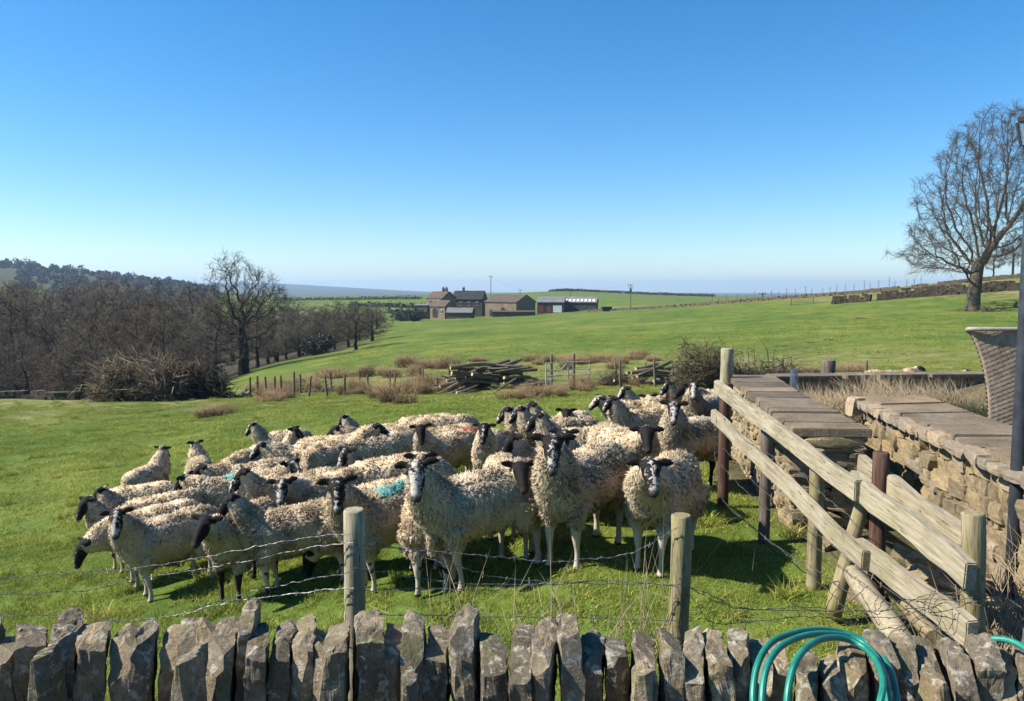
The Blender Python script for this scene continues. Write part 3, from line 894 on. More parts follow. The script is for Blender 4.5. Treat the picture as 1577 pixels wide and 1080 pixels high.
# (photo column and top row of the head, rough distance, body heading, head heading, neck, size, fleece, label)
# headings: 0 = towards the camera, +90 = to the right of the photo, 180 = away
ST = [
 (177, 787, 7.0, -50, 0, 'up', .93, '', 'white-blazed sheep at front left of flock, standing broadside, face to camera'),
 (312, 797, 6.7, -12, 0, 'mid', .95, '', 'black-faced sheep facing camera between the two front left sheep, head held low'),
 (349, 760, 6.4, -74, -66, 'up', 1.0, '', 'sheep with black head in left profile, in front row left of the fence post'),
 (123, 832, 7.6, -72, -50, 'low', .95, '', 'sheep lowering its black head at the far left edge of the flock'),
 (150, 806, 8.1, -60, -80, 'low', .92, '', 'sheep showing only a black lowered head behind the leftmost front sheep'),
 (128, 766, 8.6, -55, -25, 'up', .9, '', 'black-faced sheep peeping out at the left edge, looking out at camera'),
 (150, 750, 9.0, -84, -76, 'up', .92, '', 'sheep in left profile at the left end, black and white cheek'),
 (253, 685, 11.2, 172, 176, 'up', .95, '', 'leftmost back-row sheep standing with rump towards camera'),
 (298, 677, 11.6, -158, -120, 'up', .95, '', 'back-row sheep turned away, second from the left, white-topped head'),
 (303, 716, 9.9, -84, -62, 'mid', .95, '', 'dark-headed sheep left of centre behind one with a turquoise mark'),
 (277, 730, 9.2, -78, -95, 'mid', .92, 'b', 'sheep with turquoise spray mark on its back near left of flock'),
 (285, 757, 8.3, 95, 60, 'low', .9, '', 'sheep with mottled head turned right among the left backs'),
 (366, 722, 8.0, -62, -50, 'up', .95, '', 'sheep with white muzzle facing left, mid left of flock'),
 (431, 740, 7.5, -60, -6, 'mid', .95, '', 'mottled-faced sheep looking out over the back of its front neighbour'),
 (365, 700, 10.8, 176, 176, 'graze', .95, '', 'headless-looking round sheep grazing with rump to camera, back left'),
 (398, 680, 10.3, -82, -78, 'mid', 1.0, '', 'broad sheep in left profile with dark drooping face, back left'),
 (386, 650, 12.2, -82, -75, 'up', .95, '', 'rearmost left sheep with dark head in left profile'),
 (456, 656, 12.4, 70, 75, 'up', .95, '', 'back-row sheep with brownish black head turned right'),
 (452, 708, 9.0, 55, 40, 'mid', .9, '', 'greyish mottled sheep facing right in the middle left'),
 (517, 738, 6.5, -56, -2, 'up', 1.0, 'b', 'front-row sheep with black and white face just behind the left fence post'),
 (637, 712, 6.2, -66, -10, 'up', 1.06, '', 'large sheep standing broadside in front centre, white face to camera'),
 (647, 696, 7.7, -168, -172, 'up', .95, '', 'sheep with black ears seen from behind over the central sheep'),
 (529, 690, 8.0, -66, -48, 'up', .97, '', 'sheep with white muzzle facing left, above the left fence post'),
 (585, 742, 7.2, -84, -90, 'graze', .97, '', 'sheep showing only its woolly back left of the central sheep'),
 (600, 704, 8.5, 96, 96, 'graze', .97, '', 'sheep showing only a tawny back behind the central group'),
 (647, 655, 8.9, -56, 4, 'up', .97, 'r', 'black-faced sheep with red mark on rump looking at camera, mid centre'),
 (745, 652, 9.1, -8, 4, 'up', .97, '', 'black-faced sheep facing camera head on, right of the red-marked one'),
 (785, 668, 8.0, -52, -66, 'up', .95, '', 'glossy black-headed sheep looking left, behind the large central sheep'),
 (584, 650, 10.0, 82, 112, 'mid', .97, '', 'pale sheep with black head turned away to the right, back centre'),
 (513, 655, 10.6, -88, -100, 'mid', .97, '', 'sheep with plain black head facing left, back of flock left of centre'),
 (527, 638, 11.8, -95, -80, 'up', .95, 'b', 'rear sheep with turquoise mark behind the left-centre backs'),
 (655, 640, 11.2, 98, 98, 'graze', .97, '', 'rear centre sheep grazing, back only'),
 (684, 657, 10.2, 100, 100, 'graze', .95, '', 'sheep with rounded back in front of the rear centre grazer'),
 (611, 666, 9.5, -80, -75, 'low', .95, '', 'sheep with lowered black head behind the red-marked one, facing left'),
 (497, 681, 9.8, 170, 172, 'graze', .95, '', 'pale rump of a grazing sheep in left centre'),
 (500, 697, 9.0, -74, -70, 'low', .93, '', 'sheep with small dark face looking left in left centre'),
 (470, 727, 8.2, -86, -90, 'graze', .95, '', 'woolly back between the mottled face and the white muzzle'),
 (803, 712, 6.8, 10, 2, 'mid', .97, '', 'all-black-faced sheep between the two biggest front sheep'),
 (781, 632, 10.6, -64, -82, 'up', .95, '', 'leftmost of four mottled heads in profile at the rear centre'),
 (797, 624, 10.1, -62, -80, 'up', .97, '', 'second of four mottled heads in profile at the rear centre'),
 (815, 618, 9.9, -80, -72, 'up', 1.0, '', 'third of four mottled heads in profile at the rear centre'),
 (824, 634, 8.9, -82, -75, 'up', 1.0, '', 'nearest of four mottled heads in profile, long body behind it'),
 (873, 629, 9.5, -25, 6, 'mid', .95, '', 'sheep with broad black face low between backs, rear right of centre'),
 (920, 608, 11.0, -70, -80, 'mid', .97, '', 'rear sheep with black head tucked low, left of the mottled pair'),
 (940, 609, 10.0, -66, -58, 'up', 1.0, '', 'rear sheep with big mottled head looking down to the left'),
 (960, 594, 12.0, -62, -70, 'up', .97, '', 'rearmost dark-headed sheep right of centre'),
 (997, 606, 11.2, -150, -170, 'mid', .95, '', 'sheep with rounded black back of the head, rear right'),
 (1038, 618, 7.9, -42, 0, 'up', 1.02, '', 'sheep with white-blazed face by the rail fence looking at camera'),
 (997, 657, 7.5, 24, 4, 'mid', .97, '', 'sheep with narrow plain black face in front of the one by the rail fence'),
 (850, 671, 5.75, -36, 0, 'up', 1.06, '', 'tall pale sheep front right of centre, neck raised, staring at camera'),
 (868, 662, 6.7, -68, -8, 'up', .97, '', 'sheep peering over the tall pale one, only forehead and ears showing'),
 (1003, 708, 5.75, -30, 2, 'mid', 1.0, '', 'front-row sheep behind the right fence post, patched black and white face'),
 (1068, 590, 11.2, -40, 0, 'up', .97, '', 'rear sheep with white blaze looking at camera by the end of the rails'),
 (1051, 590, 11.8, -70, -80, 'mid', .97, '', 'rear sheep with black head next to the white-blazed one at the rails'),
 (1027, 586, 12.3, -62, -60, 'up', .97, '', 'last sheep at the back right, dark mottled head'),
]
BLAZE = {177: .12, 312: -3.0, 349: -.6, 123: -.6, 150: -3.0, 128: -.7, 366: .0, 431: .1, 517: -.15, 637: .32, 647: -3.0, 529: -.05, 745: -.45, 785: -.7, 803: -3.0, 781: .0, 797: .05, 815: -.1, 824: -.2, 873: -3.0, 940: -.1, 1038: .05, 997: -3.0, 850: -.06, 868: .0, 1003: -.02, 1068: .25, 1051: -3.0, 1027: -.2}
def place_sheep(u, v, dguess, hd, hh, neck, size, fl, label):
    yaw = ((hh - hd + 180) % 360) - 180
    far = dguess > 8.0
    sh, mir = get_sheep(yaw, neck, far)
    # yaw + means towards the animal's own left, which is +X for heading 0 => photo right
    graze = neck == 'graze'
    a = R(hd)
    if graze: loc = Vector((0, .05, .79))
    else: loc = Vector((sh['head'].x * mir, sh['head'].y, sh['top']))
    fx, fy = math.sin(a), -math.cos(a)
    best = None
    for k in range(60):
        d = dguess * (.85 + .3 * k / 59)
        p = P(u, v, d)
        sz = size; o = Matrix.Rotation(a, 3, 'Z') @ loc
        for _ in range(4):
            x, y = p.x - o.x * sz, p.y - o.y * sz
            zf, zb = gz(x + fx * .28, y + fy * .28), gz(x - fx * .3, y - fy * .3)
            til = -math.atan((zf - zb) / .58) * .85
            o = Matrix.Rotation(a, 3, 'Z') @ Matrix.Rotation(til, 3, 'X') @ loc
            zc = .5 * (zf + zb)
            sz = min(max((p.z - zc) / o.z, .5), 1.5)
        cl = min(max(sz, .86), 1.08)
        e = abs(sz - cl) * 3 + .10 * abs(d - dguess) + abs(cl - size) * .6
        if best is None or e < best[0]: best = (e, d, x, y, zc, til, cl)
    e, d, x, y, zc, til, size = best
    root = link('sheep', sh['body'], None, None, (x, y, zc - .01), (til, 0, a))
    root.scale = (size * mir, size, size)
    root['blaze'] = float(BLAZE.get(u, random.Random(u).choice([-.45, -.3, -.1, .05, .2, -3.0])))
    tag(root, label, 'sheep', 'flock of sheep in the field')
    fo = link('fleece', sh['fleece'], M['fleece'], root)
    fo['kind'] = 'stuff'
    if fl:
        fo.material_slots[0].link = 'OBJECT'
        fo.material_slots[0].material = M['fleece_blue'] if fl == 'b' else M['fleece_red']
    if d < 8.6 and not graze:
        for em, c in sh['eyes']:
            link('eye', em, None, root, c)
    return (x, y, a, size, label, e)
PL = [place_sheep(*s) for s in ST]


# ------------------------------------------------------------------ stones
def rough_stone(w, d, h, seed, cuts=3, amp=.12, topslant=0.0, peak=0.0, lean=0.0, chip=.5, chips=0, fine=0.0):
    """one worn block: width x (w), depth y (d), height z (h), origin at the bottom centre"""
    bm = bmesh.new()
    bmesh.ops.create_cube(bm, size=1)
    bmesh.ops.subdivide_edges(bm, edges=bm.edges[:], cuts=cuts, use_grid_fill=True)
    rs = random.Random(seed)
    o = Vector((rs.uniform(-50, 50), rs.uniform(-50, 50), rs.uniform(-50, 50)))
    tw = rs.uniform(-.10, .10)
    tp = rs.uniform(.78, 1.0); bt = rs.uniform(.85, 1.05)
    for v in bm.verts:
        c = v.co.copy()
        # round the corners a little
        k = max(0, abs(c.x) + abs(c.y) + abs(c.z) - 1.12)
        c *= 1 - .32 * k * chip * 2
        p = Vector((c.x * w, c.y * d, c.z * h))
        t = c.z + .5
        p.x *= bt + (tp - bt) * t
        p.z += topslant * (c.y) * h * t + peak * (.5 - abs(c.x + tw * 2)) * w * max(0, t - .5) * 2
        p.x += tw * w * t
        q = p / max(w, .05) * .9 + o
        nv = mnoise.noise_vector(q) * amp * w
        nv += mnoise.noise_vector(q * 2.7) * amp * .5 * w
        p += nv
        if fine: p += mnoise.noise_vector(p * 34 + o) * fine * .45 + mnoise.noise_vector(p * 70 + o) * fine * .22
        p.z += h * .5
        p.x += lean * (p.z)
        v.co = p
    for k in range(chips):       # split faces: slice corners off with random planes
        sx = rs.choice((-1, 1)); 
        top_ = k < 3
        n = Vector((sx * rs.uniform(.1, .6), rs.uniform(-.9, .2), rs.uniform(.5, 1.1) if top_ else rs.uniform(-.2, .2))).normalized()
        c = Vector((lean * h + sx * w * rs.uniform(.16, .36), -d * rs.uniform(.15, .42), h * rs.uniform(.95, 1.02) if top_ else h * rs.uniform(.4, .8)))
        if not top_: c = Vector((c.x + sx * w * .12, -d * .44, c.z)); n = Vector((sx * .75, -.75, rs.uniform(-.2, .2))).normalized()
        g_ = bm.verts[:] + bm.edges[:] + bm.faces[:]
        res = bmesh.ops.bisect_plane(bm, geom=g_, plane_co=c, plane_no=n, clear_outer=True)
        ed_ = [e for e in res['geom_cut'] if isinstance(e, bmesh.types.BMEdge)]
        if ed_: bmesh.ops.holes_fill(bm, edges=ed_, sides=0)
    me = bpy.data.meshes.new('stone')
    bm.to_mesh(me); bm.free()
    return me

# foreground wall: upright coping stones, (centre column, width px, top row)
FS = [(-75,44,965),(-30,42,958),(12,32,972),(47,42,955),(72,26,990),(100,46,956),(142,50,962),(188,42,972),(224,34,962),(256,40,974),(286,34,970),(316,34,966),(350,42,960),(376,28,938),(402,36,964),(436,40,968),(466,36,962),(494,24,968),(524,38,952),(568,48,953),(607,30,966),(636,32,957),(674,42,980),(716,40,953),(760,46,972),(803,32,970),(838,36,957),(874,36,951),(911,30,988),(950,42,980),(993,44,982),(1030,36,965),(1064,36,971),(1101,40,975),(1140,40,979),(1172,28,996),(1203,36,998),(1240,36,1004),(1276,38,1008),(1318,46,999),(1360,42,982),(1400,42,988),(1436,34,1004),(1472,42,992),(1513,44,981),(1548,28,1010),(1580,42,992),(1622,44,980),(1664,42,990)]
WD = 2.62
wt = thing('drystone_wall', 'foreground drystone wall topped with upright lichen-spotted stones', 'wall', (0, WD, 0))
for i, (u, w, v) in enumerate(FS):
    rs = random.Random(900 + i)
    nxt = FS[i + 1][0] if i + 1 < len(FS) else u + 44
    prv = FS[i - 1][0] if i else u - 44
    w = max(w, .5 * (nxt - prv) * .98)
    W = w / F * WD * .97
    top = P(u, v, WD + .08).z + .005
    x = P(u, 1010, WD).x
    h = top - .54
    d = rs.uniform(.22, .32)
    lean = rs.uniform(-.02, .08) if u < 560 else rs.uniform(-.08, .06)
    me = rough_stone(W, d, h, 300 + i, 9, .13, rs.uniform(-.05, .05), rs.uniform(-.15, .15), lean, rs.uniform(.1, .3), chips=rs.choice((2, 3, 4)), fine=.018)
    me.materials.append(M['wall_stone'])
    o = link('coping_stone', me, None, wt, (x - lean * h * .9, rs.uniform(-.05, .05), .54), (rs.uniform(-.05, .03), 0, -math.atan2(x, WD) * .75 + rs.uniform(-.12, .12)))
# smaller wedged stones in front of some
for i, (u, w, v) in enumerate([(70,22,1004),(290,30,1012),(629,26,1042),(990,40,1030),(1440,26,1040)]):
    W = w / F * 2.42; top = P(u, v, 2.42).z; x = P(u, 1040, 2.42).x
    me = rough_stone(W, .13, top - .56, 700 + i, 4, .12, 0, .1, 0, .8); me.materials.append(M['wall_stone'])
    link('wedge_stone', me, None, wt, (x, -.2, .56), (0, 0, random.uniform(-.2, .2)))
# body of the wall below the coping: coursed stones on the garden side
SBASE = [rough_stone(1, .5, .5, 1500 + i, 2, .05, 0, 0, 0, .7) for i in range(8)]
mb = MB(); mb.box((-2.6, -.2, -.55), (2.6, .2, .55)); mb.build('wall_core', M['dark_core'], wt)
for k in range(4):
    x = -2.6
    while x < 2.6:
        L = random.uniform(.18, .4)
        me = SBASE[random.randrange(8)].copy() if False else SBASE[random.randrange(8)]
        o = link('stone', me, M['wall_stone'], wt, (x + L / 2, -.17, .02 + k * .135), (0, 0, random.uniform(-.05, .05)))
        o.scale = (L * .97, .3, .26)
        x += L

# ------------------------------------------------------------------ garden walls on the right
STONES = [rough_stone(1, 1, 1, 50 + i, 2, .13, 0, 0, random.uniform(-.12, .12), .35) for i in range(14)]
for s_ in STONES: s_.materials.append(M['pale_stone'])
STONES_P = [s_.copy() for s_ in STONES[:5]]
for s_ in STONES_P: s_.materials.clear(); s_.materials.append(M['pink_stone'])
def stone_face(parent, a, b, z0, z1, thick=.16, hmin=.05, hmax=.12, lmin=.07, lmax=.24, seed=1, slope=0.0, pink=0.0, outward=1):
    """courses of separate stones along a->b (2D); stones face to the left of a->b times outward"""
    rs = random.Random(seed)
    a = Vector(a); b = Vector(b)
    d = (b - a); L = d.length; d = d / L
    n = Vector((-d.y, d.x)) * outward
    ang = math.atan2(d.y, d.x)
    z = z0
    while z < z1 - .02:
        h = rs.uniform(hmin, hmax)
        if z + h > z1 - .03: h = z1 - z
        t = -rs.uniform(0, .1)
        while t < L:
            l = rs.uniform(lmin, lmax) * (1.3 if h > .09 else 1.0)
            t2 = min(t + l, L)
            t1 = max(t, 0)
            if t2 - t1 > .03:
                hh = h
                c = a + d * ((t1 + t2) / 2) + n * (rs.uniform(-.022, .020) - thick / 2)
                me = (STONES_P if (rs.random() < pink) else STONES)[rs.randrange(5 if pink and False else (5))] if rs.random() < .5 else STONES[rs.randrange(14)]
                o = link('stone', me, None, parent, (c.x, c.y, z + rs.uniform(-.006, .006)), (rs.uniform(-.06, .06), rs.uniform(-.05, .05), ang + rs.uniform(-.08, .08)))
                o.scale = ((t2 - t1) * rs.uniform(1.02, 1.12), thick * rs.uniform(.9, 1.15), hh * rs.uniform(1.02, 1.16))
            t = t2 if t2 > t else t + l
        z += h
def slab_row(parent, L0, R0, L1, R1, z, n, th, seed, name='coping_slab'):
    """flat slabs across the quad L0-R0 (near) to L1-R1 (far)"""
    rs = random.Random(seed)
    L0, R0, L1, R1 = map(Vector, (L0, R0, L1, R1))
    cuts = [0] + sorted((k + rs.uniform(-.25, .25)) / n for k in range(1, n)) + [1]
    for t0, t1 in zip(cuts[:-1], cuts[1:]):
        g = .004
        t0 += g; t1 -= g
        dz = rs.uniform(-.006, .006)
        pts = [L0.lerp(L1, t0), R0.lerp(R1, t0), R0.lerp(R1, t1), L0.lerp(L1, t1)]
        c = sum(pts, Vector((0, 0))) / 4
        bm = bmesh.new()
        vb = [bm.verts.new((p.x - c.x + rs.uniform(-.012, .012), p.y - c.y, 0)) for p in pts]
        vt = [bm.verts.new((v.co.x, v.co.y, th + rs.uniform(-.004, .004))) for v in vb]
        bm.faces.new(vb[::-1]); bm.faces.new(vt)
        for i in range(4): bm.faces.new((vb[i], vb[(i+1) % 4], vt[(i+1) % 4], vt[i]))
        bmesh.ops.bevel(bm, geom=bm.edges[:], offset=.009, segments=2, affect='EDGES')
        me = bpy.data.meshes.new(name); bm.to_mesh(me); bm.free(); me.materials.append(M['flag'])
        link(name, me, None, parent, (c.x, c.y, z + dz))
def poly_prism(pts, z0, z1):
    n = len(pts)
    V = [(p[0], p[1], z0) for p in pts] + [(p[0], p[1], z1) for p in pts]
    Fc = [tuple(range(n - 1, -1, -1)), tuple(range(n, 2 * n))] + [(i, (i + 1) % n, n + (i + 1) % n, n + i) for i in range(n)]
    return V, Fc
ZA = .95
A0 = (2.37, 6.5); A1 = (3.0, 10.7); AR0 = (2.98, 6.46); ARm = (3.24, 8.8); AR1 = (3.58, 10.7)
wa = thing('flagged_garden_wall', 'far rubble wall capped with flat flagstones running back behind the rails', 'wall')
mb = MB(); mb.add(*poly_prism([(A0[0]+.12, A0[1]+.12), (AR0[0]-.1, AR0[1]+.12), (ARm[0]-.08, ARm[1]), (AR1[0]-.08, AR1[1]-.05), (A1[0]+.12, A1[1]-.05)], -.1, ZA - .09))
mb.build('wall_core', M['dark_core'], wa)
stone_face(wa, A0, A1, -.06, ZA - .075, .17, .035, .10, .05, .2, 3, pink=.3)
stone_face(wa, AR0, A0, -.06, ZA - .15, .17, .05, .09, .14, .4, 4)
stone_face(wa, AR1, ARm, .3, ZA - .075, .14, .06, .11, .1, .24, 5)
stone_face(wa, ARm, AR0, .3, ZA - .075, .14, .06, .11, .1, .24, 6)
mid = lambda p, q, t: (p[0] + (q[0] - p[0]) * t, p[1] + (q[1] - p[1]) * t)
AM = mid(A0, A1, .56)
off2 = lambda p, dx: (p[0] + dx, p[1])
slab_row(wa, off2((A0[0], A0[1] - .03), -.02), (AR0[0] + .04, AR0[1] - .03), off2(AM, -.03), off2(ARm, .03), ZA - .075, 6, .075, 8)
slab_row(wa, off2(AM, -.03), off2(ARm, .03), off2(A1, -.03), off2(AR1, .03), ZA - .075, 4, .075, 9)
# thick end stone under the near slab
me = rough_stone(.60, .22, .085, 77, 3, .02, 0, 0, 0, .6); me.materials.append(M['pale_stone'])
link('end_stone', me, None, wa, ((A0[0] + AR0[0]) / 2, A0[1] + .06, ZA - .162), (0, 0, 0))

ZB = 1.0
B0 = (3.16, 4.3); B1 = (3.66, 8.05); BR0 = (3.80, 4.2); BR1 = (4.36, 8.2)
wb = thing('near_flagged_wall', 'near pale rubble wall with flat stone top below the wicker seat', 'wall')
mb = MB(); mb.add(*poly_prism([(B0[0]+.12, B0[1]), (BR0[0]-.02, BR0[1]), (BR1[0]-.02, BR1[1]-.1), (B1[0]+.12, B1[1]-.1)], -.1, ZB - .09))
mb.build('wall_core', M['dark_core'], wb)
stone_face(wb, B0, B1, -.06, ZB - .08, .18, .045, .13, .06, .22, 13, pink=.2)
stone_face(wb, B1, BR1, .2, ZB - .08, .15, .06, .12, .1, .25, 14)
slab_row(wb, off2(B0, -.0), BR0, off2(B1, -.0), BR1, ZB - .075, 7, .075, 18)
# pink sandstone edge course along the top
rs = random.Random(5)
t = 0
dB = Vector((B1[0] - B0[0], B1[1] - B0[1])); LB = dB.length; dB /= LB
while t < LB - .05:
    l = rs.uniform(.1, .26); t2 = min(t + l, LB)
    c = Vector(B0) + dB * ((t + t2) / 2)
    o = link('edge_stone', STONES_P[rs.randrange(5)], None, wb, (c.x - .02, c.y, ZB - .105), (0, rs.uniform(-.1, .1), math.atan2(dB.y, dB.x)))
    o.scale = ((t2 - t) * .97, .14, rs.uniform(.06, .098))
    t = t2
me = rough_stone(.2, .16, .2, 78, 3, .05, 0, 0, 0, .5); me.materials.append(M['pink_stone'])
link('corner_stone', me, None, wb, (B1[0] - .06, B1[1] + .02, ZB - .20), (0, 0, .1))

# low wall further back with thin slab top
wc = thing('low_back_wall', 'low dark wall with thin pale top crossing behind the dry grass', 'wall')
C0 = (3.62, 10.75); C1 = (8.6, 11.3)
mb = MB(); mb.add(*poly_prism([(C0[0], C0[1]+.08), (C1[0], C1[1]+.08), (C1[0], C1[1]+.3), (C0[0], C0[1]+.3)], -.3, .84)); mb.build('wall_core', M['dark_core'], wc)
stone_face(wc, C1, C0, .2, .86, .14, .07, .13, .14, .4, 21)
slab_row(wc, (C0[0], C0[1]-.05), (C0[0], C0[1]+.38), (C1[0], C1[1]-.05), (C1[0], C1[1]+.38), .86, 6, .06, 22)

# raised garden bed behind the walls
gx, gy = np.meshgrid(np.linspace(2.9, 12, 60), np.linspace(3.4, 11.0, 60))
lx = np.interp(gy, [3.4, 6.5, 8, 8.8, 10.8, 11], [3.75, 3.95, 4.05, 3.2, 3.5, 3.6])
lx = np.where(gy < 8.1, np.interp(gy, [4.2, 8.2], [3.72, 4.28]), np.interp(gy, [8.1, 8.8, 10.8], [3.12, 3.2, 3.5]))
gx = lx + (gx - 2.9)
gzv = np.where(gy < 7.6, .78, .50 + .28 * np.clip((gx - 5.3) / 1.5, 0, 1)) + .03 * np.sin(gx * 3) * np.cos(gy * 2.3)
V = np.stack([gx, gy, gzv], -1).reshape(-1, 3)
i = np.arange(59)[:, None]; k = np.arange(59)[None]
Fc = np.stack([i*60+k, i*60+k+1, (i+1)*60+k+1, (i+1)*60+k], -1).reshape(-1, 4)
t = NT('garden_soil_and_moss', .95, .1)
g = t.coord('Object')
c = t.ramp(t.noise(g, 2.5, 8), [(.35, (.07, .055, .03)), (.55, (.13, .10, .055)), (.7, (.09, .11, .03))])
t.base(c); t.bump(t.noise(g, 14, 6), .8, .05); M['garden'] = t.m
kind(link('garden_ground', mesh_np('garden_ground', V, Fc, True), M['garden']), 'structure')

# ------------------------------------------------------------------ posts, rails, wire
def round_post(bm_pts, r0, r1, seed, n=14):
    """gently irregular round timber between two points as local mesh along z"""
    rs = random.Random(seed)
    (h,) = bm_pts
    V, Fc = [], []
    m = 9
    for i in range(m):
        t = i / (m - 1)
        wob = Vector((rs.uniform(-1, 1), rs.uniform(-1, 1), 0)) * r0 * .05
        for k in range(n):
            a = 2 * math.pi * k / n
            r = (r0 + (r1 - r0) * t) * (1 + .03 * math.sin(3 * a + seed) + rs.uniform(-.02, .02))
            V.append((math.cos(a) * r + wob.x, math.sin(a) * r + wob.y, h * t))
    # chamfered top
    for k in range(n):
        a = 2 * math.pi * k / n
        V.append((math.cos(a) * r1 * .86, math.sin(a) * r1 * .86, h + r1 * .16))
    for i in range(m):
        for k in range(n):
            k2 = (k + 1) % n
            Fc.append((i*n+k, i*n+k2, (i+1)*n+k2, (i+1)*n+k))
    Fc.append(tuple(m * n + k for k in range(n)))
    Fc.append(tuple(range(n - 1, -1, -1)))
    me = mesh_np('post', np.array(V), Fc, True)
    for p in me.polygons:
        if len(p.vertices) > 4: p.use_smooth = False
    return me
def smooth_path(pts, n=6):
    pts = [Vector(p) for p in pts]
    out = []
    for i in range(len(pts) - 1):
        p0 = pts[max(i - 1, 0)]; p1 = pts[i]; p2 = pts[i + 1]; p3 = pts[min(i + 2, len(pts) - 1)]
        for k in range(n):
            s = k / n
            out.append(0.5 * ((2*p1) + (p2-p0)*s + (2*p0-5*p1+4*p2-p3)*s*s + (3*p1-p0-3*p2+p3)*s**3))
    out.append(pts[-1])
    return out
def wire(pts, r=.0022, barbs=True, seed=1, parent=None, mat='wire', kink=.004):
    rs = random.Random(seed)
    path = smooth_path(pts, 8)
    path = [p + Vector((rs.uniform(-1, 1), rs.uniform(-1, 1), rs.uniform(-1, 1))) * kink for p in path]
    mb = MB()
    # two strands twisted together
    for ph in (0, math.pi):
        acc = 0; q = []
        fine = smooth_path(path, 3)
        for i, p in enumerate(fine):
            if i: acc += (fine[i] - fine[i-1]).length
            a = acc * 90 + ph
            q.append(p + Vector((0, math.cos(a), math.sin(a))) * r * .9)
        mb.tube(q, r * .75, 4)
    if barbs:
        acc = 0; nxt = .05
        for a, b in zip(path[:-1], path[1:]):
            acc += (b - a).length
            if acc > nxt:
                nxt = acc + rs.uniform(.07, .12)
                for _ in range(2):
                    dv = Vector((rs.uniform(-.4, .4), rs.uniform(-1, 1), rs.uniform(-1, 1))).normalized() * .016
                    mb.tube([b - dv, b + dv], [r * .5, r * .35], 3)
                tv = (b - a).normalized() * .006
                mb.tube([b - tv, b + tv], r * 2.0, 5)
    return mb.build('wire', M[mat], parent)

ff = thing('barbed_wire_fence', 'barbed wire fence with two short round posts just behind the stone wall', 'fence')
for (u, vt, wpx, mat, tl) in ((545, 784, 34, 'post_grey', .0), (1045, 793, 33, 'post_green', .012)):
    d = 3.6
    top = P(u, vt, d); base = gz(top.x, d) - .1
    me = round_post((top.z - base - .008,), wpx / F * d / 2 * 1.02, wpx / F * d / 2 * .97, u)
    link('post', me, M[mat], ff, (top.x + tl * .3, d, base), (0, tl, .4))
def pw(lst, d=3.58, jit=0.0):
    return [P(u, v, dd[0] if dd else d) for (u, v, *dd) in lst]
WIRES = [
 [(-140,892),(0,890),(80,884),(213,875),(300,861),(363,848),(440,834),(480,827),(545,822,3.52)],
 [(-140,920),(0,915),(131,910),(195,894),(298,879),(363,867),(480,843),(545,836,3.52)],
 [(-140,944),(0,947),(106,950),(192,957),(284,945),(337,931),(444,915),(545,905,3.53)],
 [(300,936),(330,929),(383,913),(450,898),(545,880,3.53)],
 [(545,836,3.53),(565,841),(660,848),(760,857),(842,864),(918,860),(975,851),(1020,826),(1045,812,3.53)],
 [(545,822,3.53),(565,828),(625,849),(698,871),(760,888,3.7),(840,896,3.7)],
 [(545,908,3.53),(565,910),(652,906),(747,909),(831,899),(949,895),(1045,904,3.53)],
 [(545,944,3.53),(565,945),(680,949),(804,951),(930,953),(1045,957,3.53)],
 [(545,874,3.53),(600,883),(660,893),(740,900),(900,899),(1045,900,3.53)],
 [(1045,890,3.53),(1065,906),(1127,934),(1224,940),(1307,941),(1377,940),(1463,927),(1515,915,3.4)],
 [(1045,900,3.53),(1090,915),(1150,938),(1240,934),(1300,944),(1370,952),(1430,938),(1515,925,3.4)],
 [(1220,930),(1290,955),(1340,968),(1400,962),(1450,930),(1500,900,3.3)],
 [(1050,905,3.55),(1075,930),(1100,960),(1180,955),(1260,950),(1330,962)],
]
for i, w in enumerate(WIRES):
    wire(pw(w), .0017 if i < 9 else .0015, True, i, ff, 'wire' if i % 3 else 'wire')
rw = random.Random(4)
for i in range(7):      # loose tangle by the corner
    u, v = rw.uniform(1250, 1480), rw.uniform(915, 965)
    pts = [P(u + rw.uniform(-60, 60), v + rw.uniform(-30, 25), 3.45 + rw.uniform(-.15, .15)) for _ in range(5)]
    wire(sorted(pts, key=lambda p: p.x), .0016, False, 40 + i, ff, 'rusty_wire')

